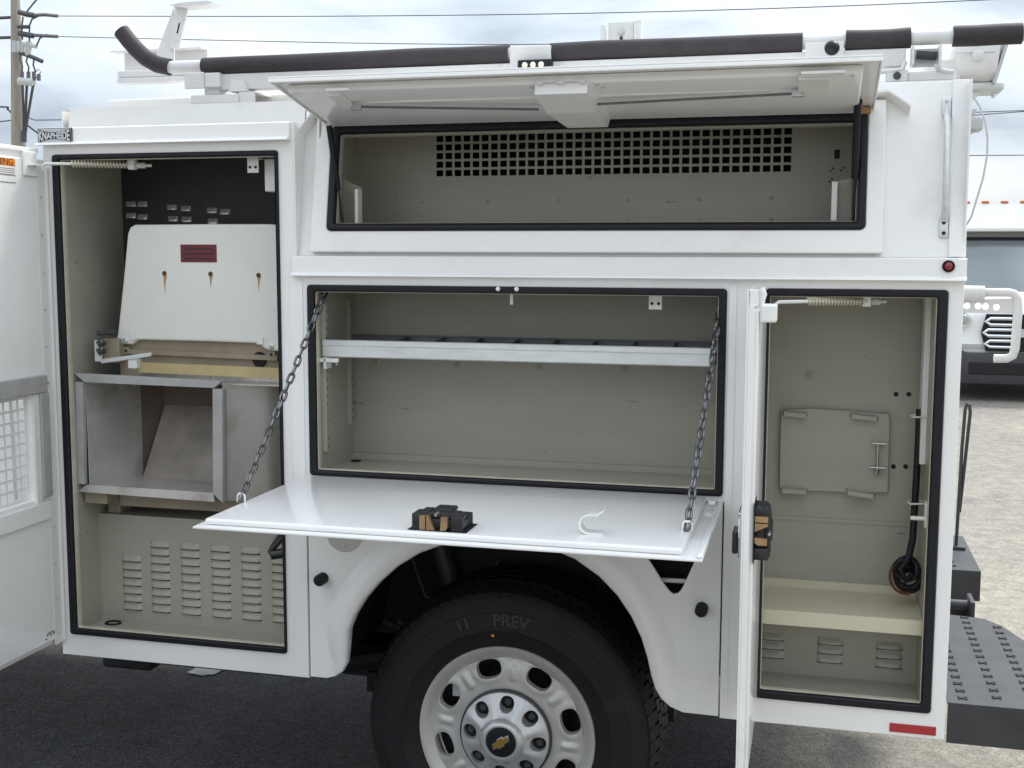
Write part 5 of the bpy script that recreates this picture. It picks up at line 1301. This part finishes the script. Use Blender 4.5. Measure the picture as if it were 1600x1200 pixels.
# rolled right cheek curving back
ck = MB(); rows = []
xa_, xb_ = fo[1].x-0.004, OL[1]-SW+0.02
for k in range(13):
    f = k/12; X = xa_+(xb_-xa_)*f; Y = M0+0.008+0.11*f**1.8
    rows.append([ck.bm.verts.new((X, Y, z)) for z in (at(400, 782, 0.06).z, at(400, 600, 0.06).z)])
for A, B in zip(rows, rows[1:]): ck.bm.faces.new((A[0], B[0], B[1], A[1]))
bmesh.ops.solidify(ck.bm, geom=list(ck.bm.faces), thickness=0.003)
bp_(ck.build('duct_cheek', 'aluminium', None, smooth=40))
bp_(MB().box(fo[3].x+0.01, fo[3].x+0.08, M0+0.015, 0.10, fo[3].z-0.035, fo[3].z-0.001, 0.002).box(fo[3].x+0.085, xb_-0.02, 0.10, 0.25, fo[3].z-0.05, iz0-0.004, 0.002).build('duct_support', 'tan_paint'))
bp_(MB().box(fo[3].x+0.02, fo[3].x+0.06, 0.14, 0.2, zl, fo[3].z-0.002, 0.002).build('unit_foot', 'tan_paint'))
bp_(MB().box(xb_-0.1, xb_-0.06, 0.14, 0.2, zl, fo[3].z-0.052, 0.002).build('unit_foot', 'tan_paint'))

# ================================================================== background van
VY = 11.55
vc = at(1597, 500, VY).x
van = empty('white_van', (vc, VY+1.0, 0)); tag(van, 'white van with dark grey bumper and chrome-barred grille parked behind the truck', 'van')
def vp(o): o.parent = van; o.location = Vector(o.location)-Vector(van.location); return o
def vz(py, y=VY): return at(1560, py, y).z
W = 1.02
hb0, hb1 = vz(545), vz(472)
bodyp = [(VY+0.10, 0.42), (VY+0.02, 0.62), (VY+0.03, vz(545)), (VY+0.10, vz(487)), (VY+0.35, vz(470)), (VY+0.85, vz(452, VY+.85)), (VY+1.75, vz(372, VY+1.75)+0.06), (VY+1.9, vz(340, VY+1.8)), (VY+5.2, vz(340, VY+1.8)), (VY+5.3, 0.45)]
m = MB().poly([(vc-W, y, z) for y, z in bodyp], (2*W, 0, 0))
for v in m.bm.verts:
    k = 1.0-0.16*max(0.0, min(1.0, (v.co.z-1.15)/1.2)); dx = (v.co.x-vc)*k
    if v.co.y < VY+0.2: dx *= 0.93
    v.co.x = vc+dx
bmesh.ops.bevel(m.bm, geom=list(m.bm.edges), offset=0.06, segments=4, affect='EDGES', profile=0.5)
vp(m.build('van_body', 'van_white', None, smooth=40))
# windscreen
wy0, wy1 = VY+0.86, VY+1.62
wz0, wz1 = vz(455, wy0), vz(376, wy1)
m = MB(); rows = []
for k in range(13):
    f = -1+2*k/12; yo = 0.07*f*f-0.09
    row = []
    for j in range(5):
        g_ = j/4; w = 0.93*(1-g_)+0.84*g_
        row.append(m.bm.verts.new((vc+f*w, wy0+(wy1-wy0)*g_+yo-0.035, wz0+(wz1-wz0)*g_)))
    rows.append(row)
for A, B in zip(rows, rows[1:]):
    for j in range(4): m.bm.faces.new((A[j], B[j], B[j+1], A[j+1]))
bmesh.ops.solidify(m.bm, geom=list(m.bm.faces), thickness=0.01)
vp(m.build('windscreen', 'van_glass', None, smooth=60))
vp(MB().box(vc-0.86, vc+0.86, wy1-0.06, wy1+0.12, wz1-0.005, wz1+0.045, 0.01).build('windscreen_band', 'rubber'))
vp(MB().box(vc-0.88, vc+0.88, wy0-0.07, wy0-0.03, wz0-0.045, wz0-0.015, 0.01).tube([(vc-0.6, wy0-0.08, wz0-0.005), (vc+0.1, wy0-0.09, wz0+0.01)], 0.012, 6).build('wiper_cowl', 'rubber'))
vp(MB().poly([(vc-0.30, wy1-0.02, wz1-0.01), (vc+0.30, wy1-0.02, wz1-0.01), (vc+0.16, wy1-0.10, wz1-0.10), (vc-0.16, wy1-0.10, wz1-0.10)], (0, -0.03, 0.005)).build('sensor_cover', 'van_dark'))
# roof cap with marker lights
cz0, cz1 = vz(362, VY+1.5), vz(318, VY+1.7)
m = MB().box(vc-1.06, vc+1.06, VY+1.45, VY+6.5, cz0, cz0+0.06, 0.02).poly([(vc-1.05, VY+1.50, cz0+0.06), (vc-1.05, VY+1.72, cz1), (vc-1.05, VY+6.5, cz1+0.05), (vc-1.05, VY+6.5, cz0+0.06)], (2.1, 0, 0))
vp(m.build('roof_cap', 'van_white'))
for k in (-2, -1, 0, 1, 2):
    q = vc+k*(at(1563, 313, VY+1.7).x-at(1533, 313, VY+1.7).x)
    vp(MB().box(q-0.045, q+0.045, VY+1.71, VY+1.80, cz1+0.0, cz1+0.035, 0.012, 3).build('roof_marker_lamp', 'orange_lens', None, smooth=40))
vp(MB().box(vc-0.62, vc+0.62, VY+1.72, VY+1.8, cz1-0.012, cz1+0.004).build('marker_strip', 'van_white'))
# grille
gz0, gz1 = vz(549), vz(491)
gl = (vc-at(1533, 520, VY).x)
m = MB().poly([(vc-gl, VY-0.015, (gz0+gz1)/2), (vc-gl*0.88, VY-0.015, gz1), (vc+gl*0.88, VY-0.015, gz1), (vc+gl, VY-0.015, (gz0+gz1)/2), (vc+gl*0.86, VY-0.015, gz0), (vc-gl*0.86, VY-0.015, gz0)], (0, 0.06, 0))
vp(m.build('grille', 'rubber'))
for k in range(3):
    zc_ = gz1-(gz1-gz0)*(0.20+0.30*k); hh = (gz1-gz0)*0.085; w = gl*(0.90 if k != 1 else 0.95)
    for s_ in (-1, 1):
        pth = [(vc+s_*0.11, VY-0.03, zc_+hh), (vc+s_*(w-0.05), VY-0.02, zc_+hh), (vc+s_*w, VY-0.018, zc_), (vc+s_*(w-0.05), VY-0.02, zc_-hh), (vc+s_*0.11, VY-0.03, zc_-hh)]
        vp(MB().tube(pth, 0.022, 8).build('grille_bar', 'chrome', None, smooth=50))
m = MB().lathe([(0, -0.05), (0.09, -0.05), (0.10, -0.03)], 24, (vc, VY, gz1-(gz1-gz0)*0.5)); 
for v in m.bm.verts: v.co.z = (gz0+gz1)/2+(v.co.z-(gz0+gz1)/2)*0.5
vp(m.build('grille_emblem', 'badge_grey', None, smooth=50))
# headlamps
for s_ in (-1, 1):
    hl = [(s_*0.53, vz(499)), (s_*0.62, vz(487)), (s_*0.90, vz(482)), (s_*0.93, vz(500)), (s_*0.80, vz(514)), (s_*0.60, vz(512))]
    vp(MB().poly([(vc+x, VY+0.0, z) for x, z in hl], (0, 0.12, 0)).build('headlamp', 'chrome'))
    vp(MB().lathe([(0, -0.03), (0.05, -0.02), (0.06, 0.0)], 18, (vc+s_*0.62, VY-0.002, vz(500))).build('headlamp_lens', 'van_glass', None, smooth=50))
# bumper
bzt, bzm, bzb = vz(540), vz(560), 0.20
bzt, bzm = vz(541), vz(552)
bm_p = [(-1.0, 0.25), (-0.97, bzt+0.03), (-0.70, bzt), (-0.58, bzm), (0.58, bzm), (0.70, bzt), (0.97, bzt+0.03), (1.0, 0.25), (0.86, bzb), (-0.86, bzb)]
m = MB().poly([(vc+x, VY-0.06, z) for x, z in bm_p], (0, 0.35, 0)); bmesh.ops.bevel(m.bm, geom=list(m.bm.edges), offset=0.025, segments=2, affect='EDGES', profile=0.5)
vp(m.build('front_bumper', 'van_dark', None, smooth=40))
vp(MB().box(vc-0.55, vc+0.55, VY-0.07, VY-0.02, vz(585), vz(566), 0.01).build('lower_intake', 'pit_black'))
for s_ in (-1, 1):
    vp(MB().lathe([(0, 0.0), (0.2, 0.0)], 4, (0, -900, 0)).build('tmp', 'tyre')) if False else None
    for yy in (VY+0.95, VY+4.4):
        m = MB().lathe([(0.20, -0.1), (0.30, -0.11), (0.345, -0.08), (0.345, 0.09), (0.30, 0.11), (0.0, 0.11)], 36); m.bm.transform(Matrix.Translation((vc+s_*0.86, yy, 0.345)) @ Matrix.Rotation(R(90), 4, 'Z'))
        vp(m.build('wheel', 'tyre', None, smooth=40))
    vp(MB().box(vc+s_*1.0, vc+s_*1.22, VY+1.15, VY+1.25, 1.20, 1.55, 0.03, 3).build('door_mirror', 'van_dark', None, smooth=40))
vp(MB().box(vc-0.8, vc+0.8, VY+0.4, VY+4.9, 0.22, 0.42).build('underbody', 'pit_black'))

# ================================================================== utility pole and wires
PY = 30.0
pc = at(27.5, 100, PY)
pole = empty('utility_pole', (pc.x, PY, 0)); tag(pole, 'weathered wooden utility pole carrying crossarms and cable terminations at far left', 'pole')
def up_(o): o.parent = pole; o.location = Vector(o.location)-Vector(pole.location); return o
w0 = (at(39, 200, PY).x-at(20, 200, PY).x)/2; w1 = (at(30, 5, PY).x-at(18, 5, PY).x)/2
xb_, xt_ = at(29, 215, PY), at(24, 2, PY)
dxz = (xt_.x-xb_.x)/(xt_.z-xb_.z)
up_(MB().tube([(xb_.x-dxz*xb_.z, PY, 0), (xb_.x, PY, xb_.z), (xt_.x, PY, xt_.z), (xt_.x+dxz*0.4, PY, xt_.z+0.4)], [w0*1.15, w0, w1, w1*0.98], 20).build('pole_shaft', 'pole_wood', None, smooth=60))
def pw(pts, r, name, m_n, Y=PY-0.35, seg=6): return up_(MB().tube([at(px, py, Y) for px, py in pts], r, seg).build(name, m_n, None, smooth=60))
pw([(30, 19), (40, 22), (52, 24)], 0.09, 'crossarm', 'wire'); pw([(30, 52), (40, 54), (52, 56)], 0.09, 'crossarm', 'wire')
pw([(28, 42), (46, 42)], 0.06, 'crossarm', 'wire'); pw([(31, 82), (45, 87), (55, 91), (66, 96)], 0.07, 'crossarm', 'wire'); pw([(30, 127), (53, 129)], 0.13, 'terminal_bracket', 'badge_grey')
pw([(24, 64), (24, 82)], 0.11, 'bracket', 'badge_grey'); pw([(46, 65), (43, 87)], 0.09, 'surge_arrester', 'badge_grey'); pw([(36, 66), (34, 84)], 0.07, 'surge_arrester', 'badge_grey'); pw([(36, 68), (57, 73)], 0.07, 'bracket', 'badge_grey')
pw([(52, 24), (70, 23), (90, 25)], 0.055, 'strain_insulator', 'insulator'); pw([(52, 55), (70, 56), (90, 57)], 0.055, 'strain_insulator', 'insulator')
for pts in (((36, 26), (34, 42), (35, 62)), ((46, 40), (50, 30), (62, 24), (84, 25)), ((57, 72), (62, 60), (72, 54), (90, 57)), ((46, 42), (46, 65)), ((32, 84), (31, 92), (35, 103), (34, 115)), ((43, 88), (41, 96), (45, 105), (44, 118)), ((53, 92), (52, 102), (55, 110), (53, 120)), ((42, 18), (50, 8), (60, -4))):
    pw(pts, 0.025, 'jumper_wire', 'wire')
for px in (34.5, 44.5, 53, 60.5): pw([(px, 112 if px < 60 else 116), (px, 125 if px < 60 else 126)], 0.06, 'termination', 'insulator')
for pts in (((35, 130), (37, 180), (37, 220)), ((42, 130), (40, 180), (37.5, 220)), ((52, 132), (43, 185), (38, 220))): pw(pts, 0.04, 'riser_cable', 'wire')
pw([(37, 205), (37, 222)], 0.09, 'riser_conduit', 'wire')
pw([(53, 126), (64, 112), (60, 108), (56, 112)], 0.012, 'jumper_wire', 'wire')
def wire(pts, r, label, Y0=PY, Y1=PY):
    n = len(pts); P = [at(px, py, Y0+(Y1-Y0)*i/(n-1)) for i, (px, py) in enumerate(pts)]
    if len(P) > 2:                      # smooth through the survey points
        Q = []
        for i in range(len(P)-1):
            a0, a1, a2, a3 = P[max(i-1, 0)], P[i], P[i+1], P[min(i+2, len(P)-1)]
            for k in range(6):
                t_ = k/6; Q.append(0.5*((2*a1)+(a2-a0)*t_+(2*a0-5*a1+4*a2-a3)*t_*t_+(3*a1-a0-3*a2+a3)*t_**3))
        P = Q+[P[-1]]
    o = MB().tube(P, r, 6).build('power_line', 'wire', None, smooth=60)
    tag(o, label, 'power line', 'overhead wires'); return o
wire([(88, 25), (480, 25.5), (900, 21), (1300, 10), (1750, -10)], 0.013, 'topmost thin overhead wire running right from the utility pole')
wire([(88, 57), (300, 62), (600, 68), (880, 69), (1200, 62), (1700, 40)], 0.012, 'second thin overhead wire passing behind the bent rack end')
wire([(-200, 34), (0, 28), (22, 25)], 0.05, 'upper thick overhead cable reaching the pole from the left edge')
wire([(-200, 64), (0, 59), (22, 58)], 0.05, 'lower thick overhead cable reaching the pole from the left edge')
wire([(-120, 172), (0, 167), (12, 171), (20, 179), (24, 187)], 0.03, 'slack cable looping to the pole from the left, above the door')
wire([(-150, 205), (0, 190), (20, 187)], 0.02, 'sagging service wire at far left level with the roof')
wire([(44, 182), (52, 187), (72, 187.5), (180, 186), (420, 182)], 0.016, 'service wire with small splice leaving the pole behind the badge')
wire([(42, 195), (58, 207), (90, 228), (130, 256)], 0.03, 'guy cable slanting down from the pole behind the badge')
wire([(1400, 182), (1535, 175), (1760, 168)], 0.012, 'upper of two converging wires right of the truck roof')
wire([(1400, 190), (1535, 179), (1760, 163)], 0.012, 'lower of two converging wires right of the truck roof')
wire([(1400, 243), (1520, 243), (1760, 241)], 0.012, 'lone horizontal wire right of the truck above the van')
